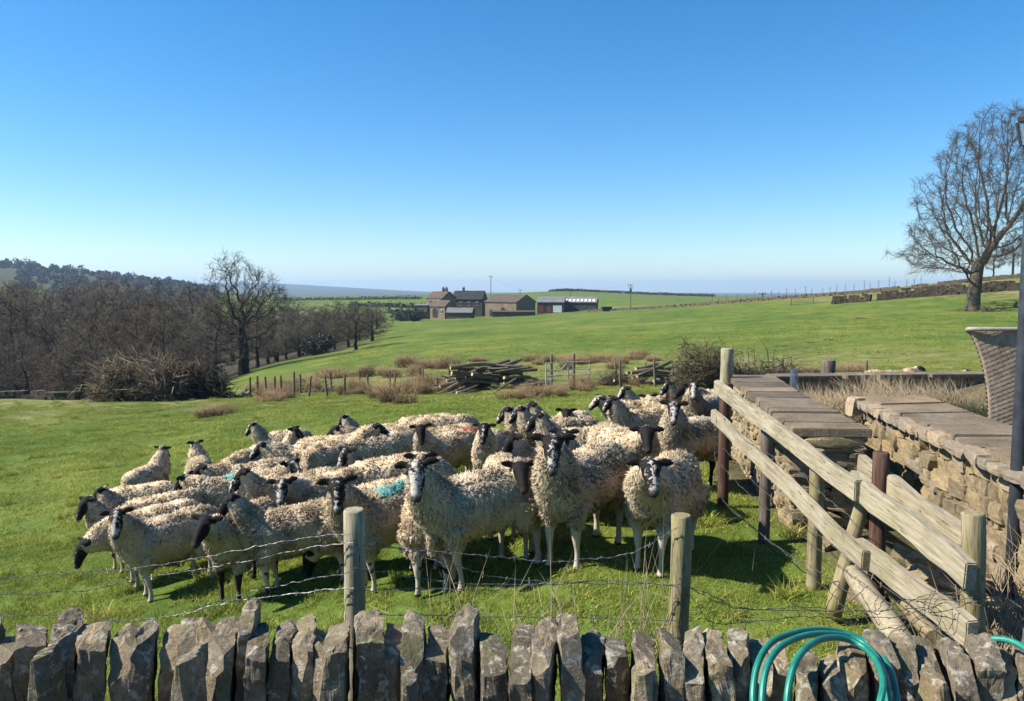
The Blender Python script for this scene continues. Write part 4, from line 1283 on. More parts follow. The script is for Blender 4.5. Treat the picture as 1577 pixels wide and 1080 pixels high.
# rail fence running straight back
rf = thing('rail_fence', 'weathered timber rail fence running back beside the flock', 'fence')
def fence_post(u, d, vtop, wpx, mat, tilt=(0, 0), base=None):
    top = P(u, vtop, d)
    b = gz(top.x, d) - .1 if base is None else base
    me = round_post((top.z - b,), wpx / F * d / 2, wpx / F * d / 2 * .95, int(u))
    return link('post', me, M[mat], rf, (top.x, d, b), (tilt[0], tilt[1], .3))
fence_post(1117, 7.27, 592, 17, 'post_red')
fence_post(1181, 6.25, 652, 18, 'post_dull')
fence_post(1259, 5.2, 694, 23, 'post_green')
fence_post(1357, 4.62, 698, 26, 'post_red')
fence_post(1513, 3.62, 790, 36, 'post_green', (0, -.05))
fence_post(1120, 10.35, 538, 20, 'post_grey')
def rail(p0, p1, hw, th, seed, parent=rf, mat='rail', name='rail'):
    """sawn rail from p0 to p1 (centre line), hw = height, th = thickness; local x along"""
    rs = random.Random(seed)
    p0, p1 = Vector(p0), Vector(p1)
    d = p1 - p0; L = d.length
    bm = bmesh.new()
    n = 9
    rings = []
    for i in range(n):
        t = i / (n - 1)
        by = rs.uniform(-.006, .006); bz = rs.uniform(-.008, .008)
        r = [bm.verts.new((L * t, s * th / 2 + by + rs.uniform(-.002, .002), q * hw / 2 + bz + rs.uniform(-.006, .006))) for s, q in ((-1,-1),(1,-1),(1,1),(-1,1))]
        rings.append(r)
    for a, b in zip(rings[:-1], rings[1:]):
        for k in range(4): bm.faces.new((a[k], b[k], b[(k+1) % 4], a[(k+1) % 4]))
    bm.faces.new(rings[0]); bm.faces.new(rings[-1][::-1])
    bmesh.ops.recalc_face_normals(bm, faces=bm.faces[:])
    ed = [e for e in bm.edges if len(e.link_faces) == 2 and e.calc_face_angle(0) > .8]
    bmesh.ops.bevel(bm, geom=ed, offset=.006, segments=2, affect='EDGES')
    me = bpy.data.meshes.new(name); bm.to_mesh(me); bm.free()
    o = link(name, me, M[mat], parent, p0)
    x = d.normalized(); y = Vector((0, 0, 1)).cross(x).normalized(); z = x.cross(y)
    o.rotation_euler = Matrix((x, y, z)).transposed().to_euler()
    return o
XR = 1.95
def rp(u, v, x): 
    d = x * F / (u - CU)
    for _ in range(3):
        p = P(u, v, d); d *= x / p.x
    return P(u, v, d)
rail(rp(1104, 596, 1.93), rp(1322, 757, 1.95), .125, .05, 1)
rail(rp(1313, 742, 1.985), rp(1495, 886, 1.99), .13, .055, 2)
rail(rp(1099, 640, 1.91), rp(1333, 866, 1.93), .12, .05, 3)
rail(rp(1322, 844, 1.98), rp(1500, 978, 1.99), .13, .055, 4)
rail(rp(1326, 716, 2.27), rp(1490, 838, 2.24), .135, .06, 5)
# strut and fallen timbers
def pole(p0, p1, r0, r1, mat, seed, name, parent=None):
    p0, p1 = Vector(p0), Vector(p1)
    me = round_post(((p1 - p0).length,), r0, r1, seed)
    o = link(name, me, M[mat], parent, p0)
    o.rotation_euler = (p1 - p0).to_track_quat('Z', 'Y').to_euler()
    return o
pole(P(1282, 948, 4.6), P(1334, 752, 4.75), .05, .042, 'post_green', 3, 'strut', rf)
tag(pole(P(1395, 1000, 3.5), P(1315, 885, 4.55), .062, .058, 'rail', 5, 'fallen_post'), 'thick pale round post lying on the ground beneath the rails', 'post')
tag(pole(P(1440, 985, 3.7), P(1372, 905, 4.5), .045, .04, 'post_green', 6, 'broken_timber'), 'short mossy timber leaning under the lowest rail', 'timber')
for i, w in enumerate([
  [(1103,640),(1101,670),(1102,707),(1113,770),(1204,847),(1243,880),(1320,953)],
  [(1112,640),(1132,668),(1190,702),(1224,721),(1262,757),(1310,798)],
  [(1110,715),(1150,758),(1204,800),(1281,862),(1339,905),(1400,955)],
  [(1112,770),(1180,830),(1259,880),(1350,945)],
  [(1112,690),(1181,760),(1259,822),(1357,900),(1470,985)]]):
    wire([rp(u, v, 1.88 + .02 * (i % 2)) for u, v in w], .0017, True, 60 + i, rf, 'wire', .006)

# ------------------------------------------------------------------ hose
def hose_mat():
    t = NT('teal_garden_hose', .42, .4)
    v = t.coord('Object')
    t.base(t.ramp(t.noise(v, 14, 4), [(.35, (.008, .13, .092)), (.65, (.018, .20, .145))]))
    t.bump(t.noise(v, 60, 2), .1, .003)
    return t.m
M['hose'] = hose_mat()
t = NT('hose_stripe', .4, .4); t.base((.05, .30, .22)); M['hose_stripe'] = t.m
ho = thing('garden_hose', 'teal green garden hose looped over the top of the stone wall', 'hose', (0, 0, 0))
def hose(pts, seed):
    path = smooth_path([P(*p) for p in pts], 10)
    mb = MB(); mb.tube(path, .0108, 12)
    c = mb.build('coil', M['hose'], ho, smooth=True)
    mb = MB(); mb.tube([p + Vector((-.003, -.0068, .006)) for p in path], .003, 5)
    mb.build('stripe', M['hose_stripe'], c, smooth=True)
hose([(1170,1180,2.22),(1163,1120,2.25),(1160,1065,2.3),(1168,1020,2.38),(1190,988,2.5),(1230,973,2.62),(1270,970,2.7),(1310,978,2.72),(1345,998,2.66),(1370,1030,2.5),(1380,1070,2.36),(1386,1130,2.26),(1384,1200,2.2)], 1)
hose([(1186,1190,2.2),(1176,1130,2.22),(1174,1072,2.26),(1182,1025,2.34),(1205,994,2.46),(1245,978,2.58),(1290,977,2.66),(1325,988,2.66),(1352,1016,2.54),(1366,1060,2.36),(1368,1120,2.26),(1362,1190,2.2)], 2)
hose([(1214,1190,2.16),(1211,1120,2.18),(1214,1062,2.22),(1226,1018,2.30),(1252,990,2.42),(1285,982,2.52),(1318,990,2.54),(1345,1012,2.46),(1360,1050,2.34),(1352,1100,2.24),(1345,1190,2.18)], 3)
hose([(1528,984,2.66),(1552,986,2.62),(1578,998,2.56),(1610,1024,2.46),(1630,1070,2.36)], 4)

# ------------------------------------------------------------------ lamp post and wicker seat
t = NT('dark_painted_metal', .6, .25); v = t.coord('Object')
t.base(t.ramp(t.noise(v, 9, 5), [(.35, (.018, .022, .028)), (.65, (.04, .045, .055))])); M['dark_metal'] = t.m
t = NT('lantern_glass', .1, .5); t.base((.35, .36, .36)); t.b.inputs['Alpha'].default_value = .35; M['lantern_glass'] = t.m
pb = P(1559, 905, 4.9)
lp = thing('lamp_post', 'tall dark metal lamp post with lantern at the right edge', 'lamp post', (pb.x, pb.y, pb.z - .2))
mb = MB(); mb.tube([(0, 0, 0), (0, 0, 1.0), (0, 0, 2.0), (.0, 0, P(1577, 224, 4.9).z - lp.location.z - .03)], [.046, .044, .042, .040], 18); mb.build('pole', M['dark_metal'], lp, smooth=True)
mb = MB(); mb.tube([(0, 0, 0), (0, 0, .12), (0, 0, .16)], [.075, .07, .05], 18); mb.build('base_collar', M['dark_metal'], lp, smooth=True)
mb = MB(); mb.tube([(.0, -.0, .92), (0, 0, .96)], [.052, .052], 18); mb.build('ring', M['dark_metal'], lp, smooth=True)
lz = P(1577, 224, 4.9).z - lp.location.z
mb = MB(); mb.tube([(0, 0, lz), (0, 0, lz + .15)], [.07, .10], 4, phase=.785, cap=False); mb.build('lantern_glass', M['lantern_glass'], lp)
mb = MB()
for k in range(4):
    a = math.pi / 2 * k + .785
    q0 = Vector((.072 * math.cos(a), .072 * math.sin(a), lz)); q1 = Vector((.102 * math.cos(a), .102 * math.sin(a), lz + .15))
    mb.tube([q0, q1], .009, 5)
mb.tube([(0, 0, lz - .05), (0, 0, lz)], [.045, .08], 4, phase=.785)
mb.tube([(0, 0, lz + .145), (0, 0, lz + .17), (0, 0, lz + .27)], [.112, .116, .02], 4, phase=.785)
mb.build('lantern_frame', M['dark_metal'], lp)

def wicker_mat():
    t = NT('grey_brown_wicker', .6, .3); v = t.coord('Object')
    t.base(t.ramp(t.noise(v, 16, 4), [(.3, (.17, .13, .09)), (.7, (.33, .265, .19))])); return t.m
M['wicker'] = wicker_mat()
M['wicker_rim'] = simple('pale_wicker_rim', (.30, .26, .21), .6, .2, 20, .2)
cl = P(1497, 510, 6.9)
ch = thing('wicker_seat', 'grey-brown woven wicker garden seat behind the flat-topped wall', 'chair', (cl.x + .08, 6.9, .80))
# side/back panel: curved outline, woven strands as geometry
H = cl.z - .80
def edge_x(z):      # left outline: flares out towards the top
    t = z / H
    return .185 * (1 - t ** 2.6)
nz, nx = 46, 54
V = np.zeros((nz + 1, nx + 1, 3))
for i_ in range(nz + 1):
    z = H * i_ / nz
    x0 = edge_x(z); x1 = 1.25
    for k_ in range(nx + 1):
        s_ = k_ / nx
        x = x0 + (x1 - x0) * s_
        yy = -.10 * (1 - (z / H)) * 0 + .14 * (1 - s_) ** 3 + .05 * (z / H) ** 2
        amp = .007 * (1 if (i_ + (k_ // 2)) % 2 else -1)
        V[i_, k_] = (x, yy + amp, z)
idx = lambda i_, k_: i_ * (nx + 1) + k_
Fq = np.array([(idx(i_, k_), idx(i_, k_ + 1), idx(i_ + 1, k_ + 1), idx(i_ + 1, k_)) for i_ in range(nz) for k_ in range(nx)])
w = link('woven_back', mesh_np('woven_back', V.reshape(-1, 3), Fq), M['wicker'], ch)
sm_ = w.modifiers.new('thick', 'SOLIDIFY'); sm_.thickness = .03; sm_.offset = 1
# side panel receding
V2 = V.copy(); V2[:, :, 1] = V[:, :, 1] * 0
for i_ in range(nz + 1):
    z = H * i_ / nz
    for k_ in range(nx + 1):
        s_ = k_ / nx
        V2[i_, k_] = (edge_x(z) + (.012 if (i_ + k_ // 2) % 2 else 0) + .60 * s_, .16 + .05 * (z / H) ** 2 + .75 * s_, z * (1 - .25 * s_))
link('woven_side', mesh_np('woven_side', V2.reshape(-1, 3), Fq[:, ::-1].copy()), M['wicker'], ch)
mb = MB()
mb.tube(smooth_path([(edge_x(H) + .58, .93, H * .77), (edge_x(H) + .28, .5, H * .9), (edge_x(H) - .005, .20, H), (.05, .10, H + .012), (.35, .06, H + .012), (1.25, .05, H + .012)], 6), .020, 8)
mb.build('top_rim', M['wicker_rim'], ch, smooth=True)
mb = MB(); mb.box((.75, .1, .30), (1.25, .9, .42)); mb.build('seat', M['wicker'], ch)
for lx_, ly_ in ((.3, .12), (1.2, .12), (.95, .85), (1.2, .85)):
    mb = MB(); mb.box((lx_ - .025, ly_ - .025, -.06), (lx_ + .025, ly_ + .025, .30)); mb.build('leg', M['wicker'], ch)

# ------------------------------------------------------------------ trees
def colonize(att, start, di, dk, step, iters=90, trop=(0, 0, .05), jit=.12, seed=1):
    rs = np.random.default_rng(seed)
    pos = [Vector(p) for p in start]; par = [-1] + list(range(len(start) - 1))
    att = np.array(att); alive = np.ones(len(att), bool)
    trop = Vector(trop); kids = {}
    for it in range(iters):
        kd = kdtree.KDTree(len(pos))
        for i, p in enumerate(pos): kd.insert(p, i)
        kd.balance()
        acc = {}
        idx = np.nonzero(alive)[0]
        for k in idx:
            co, i, d = kd.find(att[k])
            if d < dk: alive[k] = False; continue
            if d < di:
                v = (Vector(att[k]) - co) / d
                acc[i] = acc.get(i, Vector((0, 0, 0))) + v
        if not acc: break
        for i, v in acc.items():
            if v.length < 1e-4: continue
            j = Vector(rs.normal(0, jit, 3))
            npnt = pos[i] + (v.normalized() + trop + j).normalized() * step
            if any((pos[c_] - npnt).length < step * .45 for c_ in kids.get(i, ())): continue
            kids.setdefault(i, []).append(len(pos))
            pos.append(npnt); par.append(i)
        if not alive.any(): break
    return pos, par

def tree_mesh(pos, par, r_tip, r_trunk, twigs_per, twig_len, seed, twig_r=.012, droop=0.0, expo=2.4, twig_out=.8):
    rs = np.random.default_rng(seed)
    n = len(pos)
    ch = [[] for _ in range(n)]
    for i, p in enumerate(par):
        if p >= 0: ch[p].append(i)
    rad = [0.0] * n
    for i in range(n - 1, -1, -1):
        if not ch[i]: rad[i] = r_tip
        else: rad[i] = sum(rad[c] ** expo for c in ch[i]) ** (1 / expo)
    k = math.log(r_trunk / r_tip) / max(1e-6, math.log(rad[0] / r_tip))
    rad = [r_tip * (r / r_tip) ** k for r in rad]
    mb = MB()
    # one tube for each run of thickest children
    stack = [(0, None)]
    while stack:
        i, prev = stack.pop()
        pts, rr = ([pos[prev]], [min(rad[prev], rad[i] * 1.15)]) if prev is not None else ([], [])
        while True:
            pts.append(pos[i]); rr.append(rad[i])
            if not ch[i]: break
            cs = sorted(ch[i], key=lambda c: -rad[c])
            for c in cs[1:]: stack.append((c, i))
            i = cs[0]
        if len(pts) < 2: continue
        if prev is None:
            rr[0] *= 1.3
            if len(rr) > 1: rr[1] *= 1.12
        nn = 10 if rr[0] > .2 else 6 if rr[0] > .07 else 4 if rr[0] > .03 else 3
        mb.tube(pts, rr, nn, cap=False)
    V = np.array(mb.V); Fq = mb.F
    tri = []
    for f in Fq:
        for a in range(1, len(f) - 1): tri.append((f[0], f[a], f[a + 1]))
    tri = np.array(tri)
    # twigs
    ends = [i for i in range(n) if rad[i] < r_tip * 2.2]
    P0 = np.array([pos[i] for i in ends]); D0 = []
    for i in ends:
        d = pos[i] - pos[par[i]] if par[i] >= 0 else Vector((0, 0, 1))
        D0.append(d.normalized())
    D0 = np.array(D0)
    rep = np.repeat(np.arange(len(ends)), twigs_per)
    m = len(rep)
    d1 = nrm(D0[rep] * twig_out + rs.normal(0, .55, (m, 3)) + np.array([0, 0, .12 - droop]))
    L = twig_len * (.45 + .8 * rs.random(m))
    B = P0[rep] - D0[rep] * (rs.random(m) * twig_len * .5)[:, None]
    Mi = B + d1 * (L * .5)[:, None]
    d2 = nrm(d1 + rs.normal(0, .35, (m, 3)) + np.array([0, 0, .10 - droop]))
    Tp = Mi + d2 * (L * .5)[:, None]
    Va, Fa = spikes(B, Mi, Tp, twig_r * (.7 + .6 * rs.random(m)), .75)
    # side twiglets
    d3 = nrm(d2 + rs.normal(0, .8, (m, 3)))
    Tb = Mi + d3 * (L * .45)[:, None]
    Vb, Fb = spikes(Mi, (Mi + Tb) / 2, Tb, twig_r * .7, .8)
    return (V, tri), (np.vstack([Va, Vb]), np.vstack([Fa, Fb + len(Va)]))

def envelope(n, shape, seed):
    """points inside a crown: shape = list of (z, radius, cx, cy); heavier towards the shell"""
    rs = np.random.default_rng(seed)
    z = np.array([s[0] for s in shape]); r = np.array([s[1] for s in shape])
    cx = np.array([s[2] for s in shape]); cy = np.array([s[3] for s in shape])
    out = []
    while len(out) < n:
        zz = rs.uniform(z[0], z[-1]); rm = np.interp(zz, z, r)
        if rs.random() > (rm / r.max()) ** 1.5: continue
        rr = rm * rs.random() ** .42; a = rs.random() * 6.2832
        # lumpy outline
        rr *= .82 + .18 * math.sin(a * 3 + zz * .9) * math.sin(zz * 1.7 + seed)
        out.append((np.interp(zz, z, cx) + rr * math.cos(a), np.interp(zz, z, cy) + rr * math.sin(a), zz))
    return out

def put_tree(name, label, loc, parts, mats, rz=0, scale=1.0, group=None):
    root = thing(name, label, 'tree', loc, rz, group)
    root.scale = (scale,) * 3
    for nm, me, mt in zip(('trunk', 'crown'), parts, mats):
        o = link(nm, me, mt, root)
        if nm == 'crown': o['kind'] = 'stuff'
    return root
def two(tm):
    (V, Fq), (Vt, Ft) = tm
    return mesh_np('trunk', V, Fq, True), mesh_np('crown', Vt, Ft)

# the big bare tree on the right: height about 20 m at 77 m
d = 77.0
tb = on_ground(1497, d)
sc_ = d / F
def rx(u): return (u - 1497) * sc_
def rz_(v): return (480 - v) * sc_
shape = [(rz_(425), 3.4, rx(1450), 0), (rz_(400), 6.8, rx(1470), 0), (rz_(360), 7.9, rx(1494), 0), (rz_(320), 7.5, rx(1508), 0), (rz_(270), 7.2, rx(1520), 0), (rz_(220), 6.4, rx(1530), 0), (rz_(190), 4.6, rx(1534), 0), (rz_(168), 1.6, rx(1536), 0)]
att = envelope(3000, shape, 5)
trunk = [(0, 0, 0), (.05, 0, .9), (.12, 0, 1.8), (.2, 0, 2.7), (.3, .05, 3.6), (.45, .1, 4.4)]
pos, par = colonize(att, trunk, 4.6, .50, .38, 120, (0, 0, .10), .16, 3)
put_tree('bare_tree', 'tall bare spreading tree standing alone on the hillside at right', tb, two(tree_mesh(pos, par, .013, .58, 6, 1.0, 4, .0095)), (M['bark_grey'], M['twig_wood']))

# the bare oak left of centre: 12 m at 76 m
d = 74.0
tb = on_ground(376, d)
sc_ = d / F
def rx(u): return (u - 376) * sc_
def rz_(v): return (565 - v) * sc_
shape = [(rz_(545), 1.6, rx(360), 0), (rz_(520), 3.6, rx(370), 0), (rz_(490), 4.2, rx(378), 0), (rz_(455), 4.6, rx(382), 0), (rz_(425), 4.6, rx(382), 0), (rz_(400), 3.2, rx(368), 0), (rz_(372), 1.2, rx(355), 0)]
att = envelope(950, shape, 8)
trunk = [(0, 0, 0), (-.05, 0, .8), (.0, 0, 1.6), (.05, 0, 2.4), (-.05, .0, 3.2), (-.2, 0, 4.0), (-.15, 0, 4.8)]
pos, par = colonize(att, trunk, 4.0, .50, .36, 100, (0, 0, .02), .36, 6)
put_tree('bare_oak', 'dark bare oak with crooked limbs at the edge of the wood', tb, two(tree_mesh(pos, par, .014, .44, 5, .8, 9, .011, twig_out=.6)), (M['bark_dark'], M['twig_wood']))

# shared meshes for the wood
WT = []
for k in range(5):
    H = 11.0
    w = [3.6, 4.2, 3.2, 4.6, 3.9][k]
    shape = [(2.4, w * .55, 0, 0), (4.0, w * .95, 0, 0), (6.2, w, .2, 0), (8.4, w * .85, 0, .2), (10.0, w * .55, 0, 0), (11.0, w * .2, 0, 0)]
    att = envelope(430, shape, 20 + k)
    trunk = [(0, 0, -.5), (.1, 0, .7), (.0, .1, 1.6), (.1, 0, 2.5), (.05, .05, 3.4), (.1, 0, 4.3), (0, 0, 5.2)]
    pos, par = colonize(att, trunk, 3.4, .75, .5, 60, (0, 0, .12), .22, 30 + k)
    WT.append(two(tree_mesh(pos, par, .020, .24, 8, 1.15, 40 + k, .016)))
WOODT = [simple('wood_twigs_' + n_, c_, .95, .4, .25, 0, rand=60) for n_, c_ in (('brown', (.100, .080, .054)), ('olive', (.105, .092, .055)), ('grey', (.125, .106, .080)), ('russet', (.108, .080, .056)))]
rw = random.Random(12)
wood_spots = []
ROWN = ['foremost', 'second', 'third', 'fourth', 'fifth', 'rearmost', 'meadow-side', 'far meadow', 'oak-side', 'evergreen-side', 'distant meadow']
row_i = [0]
def add_row(n, u0, u1, d0, d1, vtop0, vtop1, sw=1.0):
    row_i[0] += 1
    for i in range(n):
        u = u0 + (u1 - u0) * (i + rw.uniform(.1, .9)) / n
        d = rw.uniform(d0, d1)
        t = (u - u0) / (u1 - u0)
        g = on_ground(u, d)
        vt = vtop0 + (vtop1 - vtop0) * t + rw.uniform(-8, 10)
        h = P(u, vt, d).z - g.z
        wood_spots.append((g, max(4.0, min(19, h)), u, d, sw, row_i[0] - 1, i, n))
add_row(8, -60, 300, 50, 60, 500, 530)
add_row(8, -90, 330, 60, 72, 470, 480)
add_row(10, -60, 350, 72, 90, 440, 455)
add_row(10, -80, 400, 92, 118, 422, 446)
add_row(10, -60, 430, 125, 160, 414, 438)
add_row(8, -60, 320, 165, 215, 425, 440)
add_row(6, 420, 590, 100, 125, 474, 474, 1.8)
add_row(5, 400, 610, 130, 170, 462, 462, 2.0)
add_row(5, 385, 470, 84, 95, 498, 492, 1.5)
add_row(4, 440, 560, 90, 100, 505, 500, 1.6)
NEARLAB = 'bare twiggy tree in the winter wood filling the left valley'
ORD = ['first', 'second', 'third', 'fourth', 'fifth', 'sixth', 'seventh', 'eighth', 'ninth', 'tenth', 'eleventh', 'twelfth', 'thirteenth', 'fourteenth', 'fifteenth', 'sixteenth', 'seventeenth', 'eighteenth', 'nineteenth', 'twentieth']
TENS = {2: 'twenty', 3: 'thirty', 4: 'forty'}
def ord_word(k):       # k counts from 0
    k += 1
    if k <= 20: return ORD[k - 1]
    if k % 10 == 0: return TENS[k // 10][:-1] + 'ieth'
    return TENS[k // 10] + '-' + ORD[k % 10 - 1]
def ordn(i, n):
    return 'leftmost' if i == 0 else 'rightmost' if i == n - 1 else ord_word(i) + ' from left' if i < n / 2 else ord_word(n - 1 - i) + ' from right'
for i, (g, h, u, d, sw_, row, k_i, k_n) in enumerate(wood_spots):
    k = rw.randrange(5)
    r_ = put_tree('woodland_tree', 'bare winter tree, %s in the %s row of the valley wood' % (ordn(k_i, k_n), ROWN[row]), (g.x, g.y, g.z - .2), WT[k], (M['bark_dark'], M['twig_wood']), rw.uniform(0, 6.28), 1.0, 'trees of the bare winter wood')
    sw = rw.uniform(.9, 1.3) * sw_
    r_.scale = (h / 11 * sw, h / 11 * sw, h / 11)
    c_ = r_.children
    for ob in c_:
        if ob.name.startswith('crown'):
            ob.material_slots[0].link = 'OBJECT'; ob.material_slots[0].material = WOODT[rw.randrange(4) if row < 6 else 1 + rw.randrange(2)]
# small bare tree in the meadow, and the wood edge
for (u, d, vt, lab, k) in ((548, 80, 462, 'small spreading bare tree at the meadow edge below the farm', 3), (500, 98, 470, 'thin bare tree just behind the dark evergreen bush', 2), (1560, 118, 352, 'russet bare tree behind the hilltop wall at the right edge', 0), (1530, 124, 372, 'smaller bare tree behind the hilltop wall, left of its russet neighbour', 1), (1600, 112, 345, 'bare tree cut off by the right edge behind the hilltop wall', 4)):
    g = on_ground(u, d); h = P(u, vt, d).z - g.z
    r_ = put_tree('bare_tree', lab, (g.x, g.y, g.z - .2), WT[k], (M['bark_dark'], M['twig_wood']), u, h / 11)
    if u == 548: r_.scale = (h / 11 * 1.7, h / 11 * 1.5, h / 11)

# far tree line on the left hill and hedges: one mass
def bush_cloud(n, cx, cy, cz, rx_, ry_, rz2, size, rs):
    p = unit_rand(n) * (rng.random((n, 1)) ** .33)
    p[:, 2] = np.abs(p[:, 2])
    c = p * np.array([rx_, ry_, rz2]) + np.array([cx, cy, cz])
    d = unit_rand(n) * size
    return c, d
def leaf_tris(c, size):
    n = len(c)
    a = unit_rand(n); b = nrm(np.cross(a, unit_rand(n)))
    s = size * (.6 + .8 * rng.random((n, 1)))
    V = np.stack([c - a * s * .5, c + a * s * .5, c + b * s * .8], 1).reshape(-1, 3)
    return V, np.arange(3 * n).reshape(-1, 3)
pts = []
for i in range(150):
    u = rw.uniform(-80, 330); d = rw.uniform(820, 1010)
    g = on_ground(u, d)
    h = rw.uniform(3, 7) * (1.5 if rw.random() < .12 else 1) * (1.25 if u < 60 else 1)
    c, _ = bush_cloud(110, g.x, g.y, g.z, h * .62, h * .62, h, 1, rw); pts.append(c)
for i in range(150):
    u = rw.uniform(20, 330); d = rw.uniform(480, 800)
    g = on_ground(u, d); h = rw.uniform(4, 8)
    c, _ = bush_cloud(90, g.x, g.y, g.z, h * .8, h * .8, h, 1, rw); pts.append(c)
V, Fq = leaf_tris(np.vstack(pts), 2.0)
M['far_wood'] = simple('far_wood', (.055, .050, .036), .95, .4, .01, 0, rand=0)
kind(tag(link('far_woodland', mesh_np('far_woodland', V, Fq), M['far_wood']), 'distant wooded ridge beyond the valley at far left', 'woodland'), 'stuff')
pts = []
def hedge_line(u0, v0, d0, u1, v1, d1, h, n):
    for i in range(n):
        t = i / n; d = d0 + (d1 - d0) * t
        g = on_ground(u0 + (u1 - u0) * t, d)
        c, _ = bush_cloud(26, g.x, g.y, g.z, h * .9, h * .9, h * rw.uniform(.6, 1.2), 1, rw); pts.append(c)
hedge_line(420, 0, 520, 650, 0, 480, 2.2, 70)
hedge_line(540, 0, 380, 665, 0, 330, 2.4, 50)
hedge_line(600, 0, 300, 660, 0, 262, 2.2, 24)
V, Fq = leaf_tris(np.vstack(pts), .9)
kind(tag(link('field_hedges', mesh_np('field_hedges', V, Fq), M['hedge']), 'dark hedge lines crossing the far fields left of the farm', 'hedge'), 'stuff')
pts = []
for i in range(60):
    u = rw.uniform(850, 925); d = rw.uniform(640, 690); g = on_ground(u, d)
    h = 2.4 * max(.15, math.cos((u - 880) / 46 * 1.2)); c, _ = bush_cloud(40, g.x, g.y, g.z, 4, 4, h, 1, rw); pts.append(c)
V, Fq = leaf_tris(np.vstack(pts), 1.2)
kind(tag(link('gorse_knoll', mesh_np('gorse_knoll', V, Fq), M['hedge']), 'dark scrub along the rounded hilltop behind the sheds', 'scrub'), 'stuff')

# ------------------------------------------------------------------ bushes and rushes
def evergreen(u, d, wpx, vtop, label, name='evergreen_bush', mat='evergreen', n=5200, leaf=.16):
    g = on_ground(u, d); w = wpx / F * d / 2; h = P(u, vtop, d).z - g.z
    root = thing(name, label, 'bush', g)
    lob = []
    for k in range(9):
        a = rw.uniform(0, 6.28); r_ = rw.uniform(.1, .55) * w
        lob.append((r_ * math.cos(a), r_ * math.sin(a), h * rw.uniform(.25, .55), w * rw.uniform(.45, .7), h * rw.uniform(.3, .45)))
    cs = []
    for (x, y, z, r_, hz) in lob:
        p = unit_rand(n // 9) * (.55 + .45 * rng.random((n // 9, 1)) ** .5)
        cs.append(p * np.array([r_, r_, hz]) + np.array([x, y, z]))
    c = np.vstack(cs); c = c[c[:, 2] > .02]
    V, Fq = leaf_tris(c, leaf)
    f = link('foliage', mesh_np('foliage', V, Fq), M[mat], root); f['kind'] = 'stuff'
    mb = MB()
    for k in range(4):
        a = rw.uniform(0, 6.28)
        mb.tube([(0, 0, -.2), (math.cos(a) * w * .2, math.sin(a) * w * .2, h * .4), (math.cos(a) * w * .4, math.sin(a) * w * .4, h * .7)], [.08, .05, .02], 5)
    mb.build('stem', M['bark_dark'], root)
    return root
evergreen(486, 86, 62, 508, 'rounded dark evergreen bush beside the bare oak')
evergreen(640, 205, 44, 474, 'dark evergreen clump left of the farm buildings', n=2500, leaf=.4)
evergreen(618, 215, 30, 478, 'smaller dark bush at the left end of the farm hedge', n=1800, leaf=.4)
evergreen(235, 205, 40, 437, 'dark conifer showing among the bare valley trees', 'conifer', n=2500, leaf=.5)

def stem_bush(u, d, wpx, vtop, label, n, mats, name='brush_heap', r=.010, cat='bush', base_v=None, seg=.5, droop=.5):
    g = on_ground(u, d); w = wpx / F * d / 2; h = P(u, vtop, d).z - g.z
    root = thing(name, label, cat, g)
    nl = 7
    lob = [(rng.uniform(-.75, .75) * w, rng.uniform(-.5, .5) * w, rng.uniform(.35, .6) * w, h * rng.uniform(.55, 1.05)) for _ in range(nl)]
    lob[0] = (0.0, 0.0, .6 * w, h)
    for mi, (mt, share) in enumerate(mats):
        m = int(n * share)
        li = np.array(lob)[rng.integers(0, nl, m)]
        p = unit_rand(m) * (rng.random((m, 1)) ** .4); p[:, 2] = np.abs(p[:, 2])
        B = np.stack([li[:, 0] + p[:, 0] * li[:, 2], li[:, 1] + p[:, 1] * li[:, 2], p[:, 2] * li[:, 3] * .85], -1)
        dr = nrm(rng.normal(0, 1, (m, 3)) * np.array([1, 1, .8]) + p * .12 + np.array([0, 0, .15]))
        L = seg * (.35 + rng.random(m) ** 2 * 1.3)
        Mi = B + dr * (L * .55)[:, None]
        d2 = nrm(dr + rng.normal(0, .55, (m, 3)) + np.array([0, 0, -droop]))
        Tp = Mi + d2 * (L * .6)[:, None]
        Tp[:, 2] = np.maximum(Tp[:, 2], 0); Mi[:, 2] = np.maximum(Mi[:, 2], 0)
        V, Fq = spikes(B, Mi, Tp, r * (.4 + rng.random(m) ** 2 * 1.4), .8)
        o = link('stems', mesh_np('stems', V, Fq), M[mt], root); o['kind'] = 'stuff'
    return root
stem_bush(232, 30, 150, 545, 'big brown heap of tangled brushwood at the wood edge', 5200, (('twig_brown', .58), ('twig_pale', .30), ('bark_dark', .12)), r=.014, seg=.9)
stem_bush(312, 31, 80, 552, 'blackish bramble thicket beside the brushwood heap', 3600, (('bark_dark', .75), ('twig_brown', .25)), 'bramble_thicket', r=.016, seg=.6)
evergreen(316, 31.4, 66, 556, 'dense dark ivy mound inside the bramble thicket', 'ivy_mound', n=4200, leaf=.085)
stem_bush(1083, 27, 92, 508, 'rounded bare bush standing behind the end of the rails', 3200, (('twig_brown', .75), ('bark_dark', .25)), 'bare_bush', r=.009, seg=.5, droop=.2)
stem_bush(1175, 27.5, 130, 562, 'low sprawl of cut branches right of the bare bush', 1500, (('twig_brown', .5), ('bark_dark', .5)), 'cut_branches', r=.013, seg=1.1, droop=.8)
stem_bush(960, 31, 80, 573, 'low brown brush left of the small log heap', 1300, (('twig_brown', .7), ('bark_dark', .3)), 'low_brush', r=.010, seg=.5)
stem_bush(470, 33, 130, 595, 'pale tangle of dead stems along the wire fence', 900, (('twig_pale', .5), ('twig_brown', .5)), 'dead_weeds', r=.010, seg=.5)

